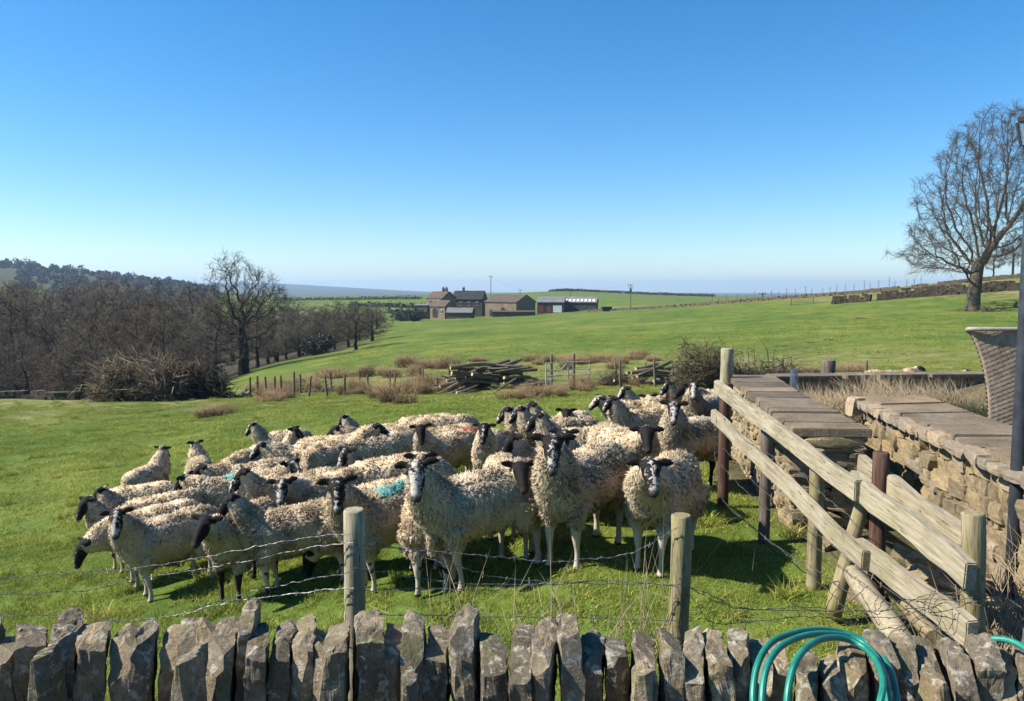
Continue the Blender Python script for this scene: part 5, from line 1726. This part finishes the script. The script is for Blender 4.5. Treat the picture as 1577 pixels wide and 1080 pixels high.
def rush_mesh(n, h, w):
    k = 7; ca = rng.random(k) * 6.2832; cr = w * .6 * np.sqrt(rng.random(k)); chh = .45 + .6 * rng.random(k)
    which = rng.integers(0, k, n)
    a = rng.random(n) * 6.2832; rr = w * .2 * np.sqrt(rng.random(n))
    B = np.stack([rr * np.cos(a) + (cr * np.cos(ca))[which], rr * np.sin(a) + (cr * np.sin(ca))[which], np.full(n, -.05)], -1)
    dr = nrm(np.stack([np.cos(a) * .55 * (rr / w + .15), np.sin(a) * .55 * (rr / w + .15), np.ones(n)], -1) + rng.normal(0, .16, (n, 3)))
    L = h * (.5 + .6 * rng.random(n)) * chh[which]
    Mi = B + dr * (L * .6)[:, None]
    d2 = nrm(dr + rng.normal(0, .25, (n, 3)) + np.stack([np.cos(a) * .4, np.sin(a) * .4, np.full(n, -.15)], -1))
    Tp = Mi + d2 * (L * .45)[:, None]
    V, Fq = spikes(B, Mi, Tp, .006 * (.6 + .8 * rng.random(n)), .8)
    return mesh_np('rush_clump', V, Fq)
RM = [rush_mesh(420, 1.0, .8) for _ in range(5)]
for m_ in RM: m_.materials.append(M['rush'])
RUSH = [  # column, base row, width px, height px
 (606,622,72,42),(583,615,40,30),(325,640,70,20),(420,618,60,18),(690,566,48,24),(632,566,56,24),(664,568,34,18),(560,580,44,22),(520,582,54,20),(735,556,34,10),(596,578,30,16),
 (820,557,30,14),(826,562,24,10),(900,600,46,28),(860,610,50,24),(835,612,60,24),(800,616,60,20),(880,560,70,16),(930,558,60,16),(975,553,44,14),
 (640,606,50,26),(660,600,44,30),(470,590,50,16),(440,598,44,18),(400,600,50,18),(1325,578,50,24),(1290,580,44,20),(1240,575,40,14),(1380,590,50,16),(945,568,40,18),(1010,556,30,10),(690,604,30,18)]
RUSH += [(738,557,22,8),(1326,491,18,4),(1246,528,16,3),(1210,533,14,3),(1158,542,9,3),(1276,524,14,3)]
rr_ = random.Random(77)
for _ in range(22):
    u_ = rr_.uniform(395, 700); RUSH.append((round(u_, 1), np.interp(u_, [395, 700], [611, 603]) + rr_.uniform(-7, 3), rr_.uniform(18, 44), rr_.uniform(9, 24)))
for _ in range(10):
    u_ = rr_.uniform(800, 1060); RUSH.append((round(u_, 1), np.interp(u_, [800, 1060], [604, 592]) + rr_.uniform(-8, 4), rr_.uniform(16, 40), rr_.uniform(8, 20)))
for _ in range(12):
    u_ = rr_.uniform(470, 1000); RUSH.append((round(u_, 1), np.interp(u_, [470, 700, 1000], [588, 566, 556]) + rr_.uniform(-6, 8), rr_.uniform(16, 40), rr_.uniform(8, 20)))
order = {k: j for j, k in enumerate(sorted(range(len(RUSH)), key=lambda k: RUSH[k][0]))}
for i, (u, v, w, h) in enumerate(RUSH):
    d = hit(u, v, 12, 120)
    g = on_ground(u, d)
    o = link('rush_clump', RM[i % 5], None, None, g, (0, 0, i * 1.3))
    o.scale = (w / F * d / 1.25, w / F * d / 1.1, h / F * d / .85)
    tag(o, 'dried brown rush clump, %s of those along the rough fence strip' % ordn(order[i], len(RUSH)), 'rushes', 'dried rush clumps')

# ------------------------------------------------------------------ log piles
def log_mesh(seed, L, r):
    rs = random.Random(seed)
    n = 8; m = 5
    V = []; Fq = []; mi = []
    bend = rs.uniform(-.06, .06)
    for i in range(m):
        t = i / (m - 1)
        for k in range(n):
            a = 6.2832 * k / n
            rr = r * (1 - .25 * t) * (1 + rs.uniform(-.08, .08))
            V.append((L * (t - .5), rr * math.cos(a) + bend * L * math.sin(t * 3.14), rr * math.sin(a)))
    for i in range(m - 1):
        for k in range(n):
            Fq.append((i*n+k, i*n+(k+1) % n, (i+1)*n+(k+1) % n, (i+1)*n+k)); mi.append(0)
    Fq.append(tuple(range(n - 1, -1, -1))); mi.append(1)
    Fq.append(tuple((m-1)*n + k for k in range(n))); mi.append(1)
    return mesh_np('log', np.array(V), [f[::-1] for f in Fq], False, mi)
LOGS = [log_mesh(60 + i, 1.0, r_) for i, r_ in enumerate((.05, .06, .045, .07, .055, .04, .065, .05))]
for m_ in LOGS: m_.materials.append(M['bark_log']); m_.materials.append(M['log_end'])
rl = random.Random(31)
def log_heap(u0, u1, vbase, vtop, d, n, label, group, ang=.3):
    for i in range(n):
        t = rl.random() ** .8
        u = u0 + (u1 - u0) * rl.random()
        f = 1 - abs((u - (u0 + u1) / 2) / ((u1 - u0) / 2)) ** 1.6
        dd = d + rl.uniform(-.9, .9)
        g = on_ground(u, dd)
        hmax = (vbase - vtop) / F * d * max(.12, f)
        z = hmax * (i / n) ** .75 * rl.uniform(.75, 1.05)
        L = rl.uniform(1.1, 2.3)
        o = link('log', LOGS[i % 8], None, None, (g.x, g.y, g.z + .08 + z), (rl.uniform(0, 6), rl.uniform(-.28, .28), rl.choice((0, math.pi)) + rl.uniform(-1, 1) * ang + .25))
        s = rl.uniform(.9, 1.9)
        o.scale = (L, s * L * .0 + s, s)
        tag(o, label, 'log', group)
log_heap(696, 812, 606, 556, 31.5, 64, 'cut log lying in the large log pile left of the field gate', 'logs in the large pile', .55)
log_heap(970, 1035, 598, 566, 30.5, 16, 'cut log lying in the small heap right of the field gate', 'logs in the small heap', .5)
for (u0, v0, u1, v1, d, r_) in ((674, 609, 706, 590, 30.0, .09), (703, 607, 740, 606, 29.6, .12), (763, 603, 795, 583, 29.7, .05), (708, 604, 735, 594, 29.6, .05), (690, 608, 716, 596, 29.9, .07)):
    a, b = P(u0, v0, d), P(u1, v1, d + .3)
    me = log_mesh(u0, (b - a).length, r_); me.materials.append(M['bark_log']); me.materials.append(M['log_end'])
    o = link('log', me, None, None, (a + b) / 2)
    x = (b - a).normalized(); y = Vector((0, 0, 1)).cross(x).normalized(); z = x.cross(y)
    o.rotation_euler = Matrix((x, y, z)).transposed().to_euler()
    tag(o, 'stray pale-ended log at the front of the large pile, %s of five' % ordn(sorted([674, 703, 763, 708, 690]).index(u0), 5), 'log', 'stray logs in front of the large pile')
for (u0, v0, u1, v1, d) in ((368, 612, 392, 600, 31), (372, 604, 396, 612, 31), (380, 613, 378, 598, 31.2)):
    a, b = P(u0, v0, d), P(u1, v1, d)
    o = pole(a, b, .06, .04, 'rail', int(u0), 'cut_branch'); tag(o, 'pale cut branch by the left end of the wire fence, %s of three' % ordn(sorted([368, 372, 380]).index(u0), 3), 'branch', 'pale branches at the fence end')

# ------------------------------------------------------------------ field fence and gate
fe = thing('field_fence', 'line of thin stakes and wire across the field beyond the flock', 'fence')
STK = [(385,612,586),(398,611,579),(411,612,584),(424,611,580),(434,610,585),(453,613,573),(463,606,579),(475,611,588),(505,611,587),(512,602,573),(531,609,585),(567,608,581),(555,598,571),(602,600,571),(607,604,576),(646,596,566),(653,599,573),(692,592,566),(949,592,557),(955,596,556),(997,590,563),(1010,598,555),(1045,592,562),(1087,593,561),(1206,588,552),(1334,590,560),(1148,592,566)]
spos = []
for i, (u, vb, vt) in enumerate(STK):
    d = hit(u, vb, 14, 90); d = min(max(d, 27), 40)
    g = on_ground(u, d); h = min(1.5, max(.8, P(u, vt, d).z - g.z))
    me = round_post((h + .2,), .048, .042, 400 + i, 7)
    link('post', me, M['stake'], fe, (g.x, g.y, g.z - .2), (rw.uniform(-.08, .08), rw.uniform(-.1, .1), 0))
    spos.append((g.x, g.y, g.z, h))
sp_ = sorted(spos)
for f_ in (.35, .6, .9):
    mb = MB(); mb.tube([(x, y, z + h * f_) for x, y, z, h in sp_ if x < -2.0], .004, 3); mb.build('wire', M['rusty_wire'], fe)
    mb = MB(); mb.tube([(x, y, z + h * f_) for x, y, z, h in sp_ if x > 3.6], .004, 3); mb.build('wire', M['rusty_wire'], fe)
pole(P(1178, 574, 28.5), P(1206, 560, 28.5), .05, .04, 'stake', 8, 'brace', fe)
g0, g1 = on_ground(841, 30.5), on_ground(908, 31.2)
gt = thing('field_gate', 'pale galvanised metal bar gate beside the log pile', 'gate', g0, math.atan2(g1.y - g0.y, g1.x - g0.x))
GL = (g1 - g0).length; GH = .92; GB = .06
for k, z in enumerate((.05, .22, .40, .62, GH)):
    mb = MB(); mb.tube([(0, 0, GB + z), (GL, 0, GB + z)], .022, 6); mb.build('bar', M['metal_gate'], gt)
for x in (0.0, GL * .5, GL):
    mb = MB(); mb.tube([(x, 0, GB), (x, 0, GB + GH + .03)], .026, 6); mb.build('upright', M['metal_gate'], gt)
mb = MB(); mb.tube([(0, .01, GB + .08), (GL * .5, .01, GB + GH)], .018, 6); mb.build('brace', M['metal_gate'], gt)
for x in (.5, GL * .78):
    me = round_post((1.35,), .06, .055, int(x * 100)); link('gate_post', me, M['stake'], gt, (x, .6, -.1))
# garden posts by the back wall
pg = on_ground(1272, 12.0)
o = link('stub_post', round_post((P(1272, 556, 12).z - pg.z + .1,), .10, .10, 91), M['post_dull'], None, (pg.x, 12, pg.z - .1)); tag(o, 'stout short post standing behind the low dark wall', 'post')
t = NT('bluish_plastic_sheet', .4, .4); t.base((.10, .12, .16)); t.b.inputs['Alpha'].default_value = .6; M['blue_plastic'] = t.m
b = P(1222, 600, 10.4)
mb = MB(); mb.tube([(0, 0, -.12), (.01, 0, .1), (0, .01, .28)], [.055, .06, .045], 10, cap=False)
tag(mb.build('plastic_guard', M['blue_plastic'], None, b), 'small bluish plastic tree guard beside the far flagstones', 'tree guard')

# ------------------------------------------------------------------ dry grass in the garden, weeds by the fence
def dry_clump(name, label, cat, x, y, z, n, w, h, r, mat, bendy=.5, group=None, dp=1.0):
    a = rng.random(n) * 6.2832; rr = w * np.sqrt(rng.random(n))
    B = np.stack([rr * np.cos(a), rr * np.sin(a) * dp, np.zeros(n)], -1)
    dr = nrm(np.array([0, 0, 1.0]) + rng.normal(0, .32 * bendy + .12, (n, 3)))
    L = h * (.4 + .7 * rng.random(n))
    Mi = B + dr * (L * .55)[:, None]
    d2 = nrm(dr + rng.normal(0, .45 * bendy + .1, (n, 3)) + np.array([0, 0, -.25 * bendy]))
    Tp = Mi + d2 * (L * .5)[:, None]
    V, Fq = spikes(B, Mi, Tp, r * (.6 + .8 * rng.random(n)), .8)
    o = link(name, mesh_np(name, V, Fq), M[mat], None, (x, y, z))
    return tag(o, label, cat, group)
for i, (u, d, n, w, h, zb) in enumerate(((1240, 9.6, 240, .28, .42, .50), (1285, 9.4, 300, .3, .5, .5), (1330, 9.3, 320, .32, .48, .52), (1375, 9.6, 320, .32, .52, .55), (1420, 9.4, 260, .3, .44, .6), (1465, 9.0, 240, .28, .40, .7), (1350, 10.2, 260, .4, .5, .6), (1260, 10.2, 200, .3, .42, .5))):
    x = P(u, 600, d).x
    dry_clump('dry_grass_clump', 'straw-coloured dry grass clump between the garden walls, %s' % (('right' if i == 6 else 'left') + ' one of two at the back' if i > 5 else ordn(i, 6) + ' of the front six'), 'dry grass', x, d, zb, n, w, h, .0035, 'twig_pale', .6, 'dry grass between the garden walls')
dry_clump('green_weed', 'green weed patch at the foot of the wicker seat', 'weeds', P(1500, 615, 7.9).x, 7.9, .78, 500, .28, .2, .004, 'hedge', .9)
# dead stalks along the barbed wire
SU = [598, 612, 640, 700, 745, 812, 860, 905, 960, 1008, 1080, 1140, 505, 480, 300, 395]
for i, (u, n, h, w) in enumerate(((598, 9, .5, .10), (612, 8, .42, .06), (640, 12, .55, .16), (700, 16, .6, .18), (745, 14, .55, .2), (812, 12, .5, .16), (860, 16, .62, .16), (905, 10, .5, .14), (960, 12, .55, .2), (1008, 14, .75, .10), (1080, 14, .55, .2), (1140, 12, .45, .2), (505, 10, .6, .12), (480, 8, .4, .14), (300, 6, .5, .1), (395, 6, .4, .15))):
    d = rw.uniform(3.15, 3.75)
    x = P(u, 950, d).x
    g_ = gz(x, d)
    zz = P(u, 985, d).z
    dry_clump('dead_stalks', 'thin dead weed stalks along the barbed wire, %s' % ordn(sorted(SU).index(u), len(SU)), 'weeds', x, d, min(zz, g_ + .5) - .15, n, w, h, .0022, 'twig_pale', .5, 'dead stalks along the barbed wire', .5)
for i, (u, v, d, n, w, h) in enumerate(((1560, 1000, 3.6, 130, .25, .75), (1535, 960, 4.0, 70, .2, .6), (1590, 930, 4.3, 90, .25, .9), (1440, 985, 3.3, 40, .2, .4))):
    p = P(u, v, d)
    dry_clump('dead_brambles', 'tangle of dead bramble stems at the right corner of the fence, %s' % ordn(sorted([1560, 1535, 1590, 1440]).index(u), 4), 'brambles', p.x, d, p.z - .25, n, w, h, .0035, 'twig_brown' if i % 2 else 'twig_pale', 1.1, 'dead brambles at the fence corner')
# nettles and rubble between rails and wall
for i in range(26):
    x = rw.uniform(2.25, 3.1); y = rw.uniform(3.6, 6.2)
    me = STONES[rw.randrange(14)]
    o = link('fallen_stone', me, None, None, (x, y, gz(x, y) - .02), (rw.uniform(-.4, .4), rw.uniform(-.4, .4), rw.uniform(0, 3)))
    s = rw.uniform(.09, .22); o.scale = (s * 1.4, s, s * .7)
    tag(o, 'tumbled pale stone on the ground between rails and wall', 'stone', 'tumbled stones by the rails')

# sheep lying beyond the low wall at right
for (u, v, dd, hd, hh, lab) in ((1435, 572, 12.6, 84, 95, 'sheep beyond the low dark wall, cream back and black head to the right'), (1368, 566, 15.0, 80, 80, 'paler sheep back behind the dry grass, beyond the low wall')):
    sh, mir = get_sheep(((hh - hd + 180) % 360) - 180, 'mid', True)
    x = P(u, v, dd).x; z = P(u, v, dd).z - .82
    root = link('sheep', sh['body'], None, None, (x, dd, min(z, gz(x, dd) + .25)), (0, 0, R(hd)))
    root.scale = (mir * .95, .95, .95)
    tag(root, lab, 'sheep', 'flock of sheep in the field')
    link('fleece', sh['fleece'], M['fleece'], root)['kind'] = 'stuff'

# ------------------------------------------------------------------ hill walls
def far_wall(name, label, pts, h, th, seed, mat='far_wall', step=.8):
    rs = random.Random(seed)
    path = []
    for (u0, d0), (u1, d1) in zip(pts[:-1], pts[1:]):
        a, b = on_ground(u0, d0), on_ground(u1, d1)
        n = max(2, int((b - a).length / step))
        for i in range(n):
            p = a.lerp(b, i / n); path.append((p.x, p.y, gz(p.x, p.y)))
    mb = MB()
    nc = max(2, int(h / .26))
    for i in range(len(path) - 1):
        (x, y, z), (x2, y2, z2) = path[i], path[i + 1]
        dx, dy = x2 - x, y2 - y; l = math.hypot(dx, dy); ang = math.atan2(dy, dx)
        for c in range(nc):
            if c == nc - 1 and rs.random() < .18: continue
            Mx = Matrix.Translation(((x + x2) / 2 + rs.uniform(-.2, .2) * l, (y + y2) / 2, (z + z2) / 2 + h * (c + .5) / nc + (rs.uniform(-.06, .10) * h if c == nc - 1 else 0))) @ Matrix.Rotation(ang + rs.uniform(-.12, .12), 4, 'Z') @ Matrix.Rotation(rs.uniform(-.1, .1), 4, 'Y')
            w_ = l * rs.uniform(.5, .72); t_ = th * (1 - .3 * c / nc) * rs.uniform(.85, 1.15); h_ = h / nc * rs.uniform(.5, .68) + (.3 if c == 0 else 0)
            mb.box((-w_, -t_, -h_), (w_, t_, h / nc * rs.uniform(.48, .6)), 0, Mx)
    V, Fq = mb.V, mb.F
    o = link(name, mesh_np(name, np.array(V), Fq), M[mat])
    return tag(o, label, 'wall')
M['far_wall'] = stone_mat('shaded_hill_wall_stone', [(.025, .022, .018), (.06, .052, .04), (.13, .11, .085)], .2, 4.5, (.2, .19, .15))  # shadow side of the hill wall put into the colour as darker stone
M['far_wall_pale'] = stone_mat('pale_hill_wall_stone', [(.07, .058, .04), (.13, .108, .075), (.21, .18, .125)], .2, 3.0, (.3, .28, .22))
far_wall('hillside_wall', 'dark drystone wall climbing the hill behind the lone tree', [(1352, 101), (1440, 97), (1497, 94), (1577, 91), (1680, 89)], 1.15, .35, 3, step=.45)
far_wall('broken_wall', 'broken low stretch of drystone wall left of the hillside wall', [(1281, 104), (1310, 103), (1346, 101)], .95, .4, 4, step=.45)
far_wall('field_boundary_wall', 'long pale wall running up the field from the farm to the skyline', [(905, 232), (960, 200), (1040, 172), (1130, 150), (1280, 128), (1420, 116), (1577, 108), (1700, 104)], .55, .3, 5, 'far_wall_pale', .7)
far_wall('skyline_wall', 'dark wall on the far skyline right of the knoll', [(905, 660), (980, 640), (1110, 600)], 2.0, .8, 6, 'far_wall', 5)
far_wall('valley_wall', 'tumbled low dark wall below the left edge of the field', [(-80, 32.5), (40, 32.5), (90, 32.0), (135, 32.0)], .32, .25, 7, 'far_wall', .35)
# little posts along the top of the hill, saplings in guards
for i in range(26):
    u = 1095 + i * 13 + rw.uniform(-3, 3); d = np.interp(u, [1095, 1300, 1450], [168, 150, 138])
    g = on_ground(u, d)
    h = rw.uniform(1.2, 2.4)
    o = link('sapling', None)
    bpy.data.objects.remove(o)
    mb = MB(); mb.tube([(0, 0, -.2), (.02, 0, h * .5), (.0, 0, h)], [.05, .035, .012], 4)
    for k in range(6):
        a = rw.uniform(0, 6.28); z = h * rw.uniform(.45, .9)
        mb.tube([(0, 0, z), (math.cos(a) * .3, math.sin(a) * .3, z + .35)], [.015, .006], 3)
    tag(mb.build('sapling', M['twig_wood'], None, g), 'thin bare sapling, %s in the row along the hilltop skyline' % ordn(i, 26), 'sapling', 'saplings along the hilltop')
# sheep hurdle on the slope
h0_, h1_ = on_ground(1218, 112), on_ground(1252, 111)
hu = thing('hurdle_gate', 'grey field gate standing alone high on the slope left of the broken wall', 'gate', h0_, math.atan2(h1_.y - h0_.y, h1_.x - h0_.x))
HL = (h1_ - h0_).length
for z in (.1, .4, .7, 1.0):
    mb = MB(); mb.tube([(0, 0, z), (HL, 0, z)], .03, 4); mb.build('bar', M['stake'], hu)
for x in (0, HL):
    mb = MB(); mb.tube([(x, 0, -.2), (x, 0, 1.2)], [.07, .06], 5); mb.build('upright', M['stake'], hu)
# dead branch below the lone tree
stem_bush(1513, 75, 34, 484, 'fallen dead branches lying below the lone tree', 160, (('twig_brown', 1.0),), 'dead_branches', r=.03, seg=1.2, droop=1.2)

# ------------------------------------------------------------------ farm
M['farm_wall'] = simple('farm_sandstone', (.175, .132, .085), .9, .3, .9, .5, .1)
M['farm_dark'] = simple('farm_dark_stone', (.085, .066, .05), .9, .3, .9, .5, .1)
M['farm_roof'] = simple('stone_slate_roof', (.095, .072, .055), .9, .25, .8, .5, .1)
M['slate'] = simple('dark_slate_roof', (.035, .034, .036), .95, .3, .6, .3, .05)
M['grey_sheet'] = simple('grey_sheet_roof', (.15, .15, .145), .95, .25, .5, 0)
M['white_sheet'] = simple('white_sheet', (.72, .72, .70), .5, .1, .5, 0)
M['red_door'] = simple('red_brown_boards', (.20, .06, .045), .8, .3, .8, 0)
t = NT('dark_window_glass', .15, .5); t.base((.03, .035, .04)); M['pane'] = t.m
M['frame_white'] = simple('white_frame', (.36, .33, .28), .6, .1, 1, 0)
def building(name, label, u, d, L, W, He, Hr, rz, wall='farm_wall', roof='farm_roof', windows=(), doors=(), chim=(), z=0.0, arch=None, hip=False):
    """ridge along local x; long wall faces local -y; origin at the near corner (x = L end, -y side)"""
    g = on_ground(u, d)
    root = thing(name, label, 'building', (g.x, g.y, g.z + z), rz)
    x0, x1, y0, y1 = -L, 0, 0, W
    ym = W / 2
    V = [(x0,y0,-1.5),(x1,y0,-1.5),(x1,y1,-1.5),(x0,y1,-1.5),(x0,y0,He),(x1,y0,He),(x1,y1,He),(x0,y1,He),(x0,ym,Hr),(x1,ym,Hr)]
    mb = MB(); mb.add(V, [(0,1,5,4),(1,2,6,9,5),(2,3,7,6),(3,0,4,8,7)]); mb.build('wall', M[wall], root)
    o_ = .25; th = .16
    sl = (Hr - He) / ym
    mb = MB()
    for s in (0, 1):
        ye = y0 - o_ if s == 0 else y1 + o_
        ze = He - o_ * sl
        q = [(x0 - o_, ye, ze + .02), (x1 + o_, ye, ze + .02), (x1 + o_, ym, Hr + .02), (x0 - o_, ym, Hr + .02)]
        q2 = [(a, b, c + th) for a, b, c in q]
        mb.add(q + q2, [(0,1,2,3),(4,7,6,5),(0,4,5,1),(1,5,6,2),(2,6,7,3),(3,7,4,0)])
    rf_ = mb.build('roof', M[roof], root)
    for (cx, h) in chim:
        mb = MB(); mb.box((cx - .32, ym - .32, Hr - .6), (cx + .32, ym + .32, Hr + h))
        mb.box((cx - .38, ym - .38, Hr + h), (cx + .38, ym + .38, Hr + h + .12))
        for q in (-.22, .22): mb.tube([(cx + q, ym, Hr + h + .1), (cx + q, ym, Hr + h + .65)], [.14, .12], 6)
        mb.build('chimney', M['farm_dark'], rf_)
    def opening(nm, side, a, z, w, h, mt, fr=True):
        mb = MB(); f = MB()
        if side == 'f':
            mb.box((a - w/2, -.06, z), (a + w/2, .1, z + h))
            f.box((a - w/2 - .12, -.10, z - .14), (a + w/2 + .12, -.0, z)); f.box((a - w/2 - .12, -.10, z + h), (a + w/2 + .12, -.0, z + h + .2)); f.box((a - .05, -.09, z), (a + .05, -.05, z + h))
        else:
            mb.box((-.1, a - w/2, z), (.06, a + w/2, z + h))
            f.box((0, a - w/2 - .12, z - .14), (.10, a + w/2 + .12, z)); f.box((0, a - w/2 - .12, z + h), (.10, a + w/2 + .12, z + h + .2)); f.box((.05, a - .05, z), (.09, a + .05, z + h))
        wo = mb.build(nm, M[mt], root)
        if fr: f.build('frame', M['frame_white'], wo)
    for (side, a, z, w, h) in windows: opening('window', side, a, z, w, h, 'pane')
    for (side, a, z, w, h, mt) in doors: opening('door', side, a, z, w, h, mt, False)
    if arch:
        a, w, h = arch
        n = 10
        pts = [(a - w/2, 0), (a + w/2, 0)] + [(a + w/2 * math.cos(math.pi * k / n), h - w/2 + w/2 * math.sin(math.pi * k / n)) for k in range(n + 1)]
        V = [(x, -.05, z) for x, z in pts] + [(x, .1, z) for x, z in pts]; m_ = len(pts)
        mb = MB(); mb.add(V, [tuple(range(m_))] + [(i, (i + 1) % m_, m_ + (i + 1) % m_, m_ + i) for i in range(m_)])
        dr = mb.build('archway', M['pane'], root)
        mb = MB()
        for k in range(n):
            a0, a1 = math.pi * k / n, math.pi * (k + 1) / n - .03
            r0, r1 = w / 2, w / 2 + .4
            q = [(a + r * math.cos(t_), h - w/2 + r * math.sin(t_)) for r, t_ in ((r0, a0), (r1, a0), (r1, a1), (r0, a1))]
            mb.add([(x, -.12, z) for x, z in q] + [(x, 0, z) for x, z in q], [(0,1,2,3),(4,7,6,5),(0,4,5,1),(1,5,6,2),(2,6,7,3),(3,7,4,0)])
        mb.build('arch_stones', M['frame_white'] if False else M['farm_wall'], dr)
    return root
RZ = R(-39)
building('farmhouse', 'tall stone farmhouse with hipped-looking gable and twin chimneys', 681, 236, 6.5, 6.0, 5.4, 7.3, RZ, windows=[('f', -1.6, 3.7, .9, 1.1), ('f', -3.3, 3.7, .9, 1.1), ('f', -5.0, 3.7, .9, 1.1), ('f', -1.6, 1.3, .9, 1.2), ('s', 2.2, 3.8, .8, 1.2), ('s', 4.2, 3.8, .8, 1.2)], chim=[(-1.0, .9), (-2.3, .9)], z=.7)
building('farmhouse_wing', 'long dark slate-roofed wing on the right side of the farmhouse', 742, 246, 9.5, 6.5, 4.9, 7.4, R(-12), 'farm_dark', 'slate', windows=[('f', -1.5, 2.9, 1.0, 1.0), ('f', -4.2, 2.9, 1.0, 1.0), ('f', -6.8, 2.9, 1.0, 1.0), ('f', -3.0, .6, .9, 1.1), ('f', -6.0, .6, .9, 1.1)], chim=[(-6.8, .9)], z=.6)
building('arched_outbuilding', 'small stone outbuilding with arched doorway below the farmhouse', 685, 226, 6.0, 4.6, 3.3, 4.9, RZ, arch=(-3.9, 2.0, 2.9), windows=[('f', -1.2, 1.3, .7, .9)], z=.3)
building('lean_to', 'low flat-roofed lean-to at the left end of the farmhouse', 658, 232, 4.2, 5.0, 2.8, 3.1, R(-20), 'farm_dark', 'grey_sheet', z=1.2)
building('low_shed', 'low shed with pale patched roof in front of the farmhouse wing', 726, 222, 7.2, 4.4, 1.5, 2.7, R(-8), 'farm_dark', 'grey_sheet', z=.1)
building('stone_barn', 'broad stone barn with arched cart door and brown roof', 795, 232, 12.2, 9.4, 4.3, 6.4, RZ, arch=(-5.0, 1.6, 2.7), doors=[('f', -9.8, .0, 1.0, 1.9, 'pane')], z=-.2)
building('yard_wall_shed', 'low stone yard shed under the barn gable', 824, 228, 12.5, 1.2, 1.1, 1.35, R(-3), 'farm_dark', 'farm_roof', z=-.1)
building('red_doored_shed', 'grey-roofed shed with red boarded doors right of the barn', 868, 250, 8.5, 14, 3.2, 4.9, R(-6), 'farm_dark', 'grey_sheet', doors=[('f', -7.2, 0, 1.6, 2.6, 'red_door'), ('f', -4.6, 0, 1.4, 2.4, 'red_door'), ('f', -2.0, 0, 2.8, 2.3, 'white_sheet')], z=0)
ls = building('long_shed', 'long low grey cattle shed with a row of roof lights', 918, 258, 11.5, 10, 2.2, 3.9, R(-10), 'farm_dark', 'grey_sheet', z=.1)
for k in range(8):
    x = -.9 - k * 1.32
    sl = 1.7 / 5.0
    mb = MB()
    q = [(x - .38, .5, 2.2 + .5 * sl), (x + .38, .5, 2.2 + .5 * sl), (x + .38, 2.6, 2.2 + 2.6 * sl), (x - .38, 2.6, 2.2 + 2.6 * sl)]
    mb.add([(a, b, c + .20) for a, b, c in q] + [(a, b, c + .24) for a, b, c in q], [(0,3,2,1),(4,5,6,7),(0,1,5,4),(1,2,6,5),(2,3,7,6),(3,0,4,7)])
    mb.build('roof_light', M['white_sheet'], ls)
# trailer
g = on_ground(934, 205)
tr = thing('livestock_trailer', 'small dark trailer parked right of the cattle shed', 'trailer', g, .1)
mb = MB(); mb.box((-1.3, -.8, .45), (1.3, .8, 1.25)); mb.build('body', M['slate'], tr)
for x in (-.5, .5):
    for y in (-.85, .85):
        mb = MB(); mb.tube([(x, y - .08, .3), (x, y + .08, .3)], .3, 10); mb.build('wheel', M['slate'], tr)
mb = MB(); mb.tube([(1.3, 0, .5), (2.2, 0, .45)], .05, 5); mb.build('drawbar', M['slate'], tr)

def pole_line(u, d, vtop, label, arms=1):
    g = on_ground(u, d); h = P(u, vtop, d).z - g.z
    root = thing('utility_pole', label, 'utility pole', g)
    mb = MB(); mb.tube([(0, 0, -.5), (0, 0, h)], [.16, .11], 7); mb.build('shaft', M['stake'], root)
    for k in range(arms):
        mb = MB(); mb.box((-.8, -.06, h - .35 - k * .9), (.8, .06, h - .2 - k * .9)); mb.build('crossarm', M['stake'], root)
        for x in (-.7, 0, .7):
            mb = MB(); mb.tube([(x, 0, h - .2 - k * .9), (x, 0, h + .02 - k * .9)], .05, 5); mb.build('insulator', M['slate'], root)
    return Vector((g.x, g.y, g.z + h))
q = [pole_line(756, 300, 425, 'thin utility pole behind the farmhouse wing, tallest above the fields'), pole_line(801, 330, 446, 'short utility pole above the barn roof'), pole_line(879, 330, 445, 'utility pole above the cattle sheds'), pole_line(971, 245, 438, 'utility pole with transformer on the slope right of the sheds', 2), pole_line(1174, 172, 451, 'utility pole standing on the hilltop skyline')]
mb = MB(); mb.tube([q[3] - Vector((0, 0, 2.4)), q[3] - Vector((0, 0, 1.4))], .35, 8); o = mb.build('transformer', M['slate']); tag(o, 'transformer can hanging on the double-armed utility pole', 'transformer')
for i, (a, b) in enumerate(((q[0], q[1]), (q[1], q[2]), (q[2], q[3]))):
    mid_ = (a + b) / 2 - Vector((0, 0, .8))
    mb = MB(); mb.tube(smooth_path([a, mid_, b], 6), .018, 3)
    tag(mb.build('overhead_wire', M['slate']), 'thin overhead wire strung between the farm utility poles', 'wire', 'overhead wires at the farm')

# ------------------------------------------------------------------ haze
hz = MB(); hz.box((-9500, -400, -45), (9500, 9500, 110))
t = bpy.data.materials.new('haze'); t.use_nodes = True
for n_ in list(t.node_tree.nodes):
    if n_.type != 'OUTPUT_MATERIAL': t.node_tree.nodes.remove(n_)
pv = t.node_tree.nodes.new('ShaderNodeVolumePrincipled')
pv.inputs['Color'].default_value = (.52, .75, 1.0, 1)
pv.inputs['Density'].default_value = .00018
pv.inputs['Anisotropy'].default_value = .2
t.node_tree.links.new(pv.outputs[0], t.node_tree.nodes['Material Output'].inputs['Volume'])
ho_ = hz.build('haze', t)
ho_['kind'] = 'stuff'
tag(ho_, 'thin bluish haze over the distant hills', 'haze')
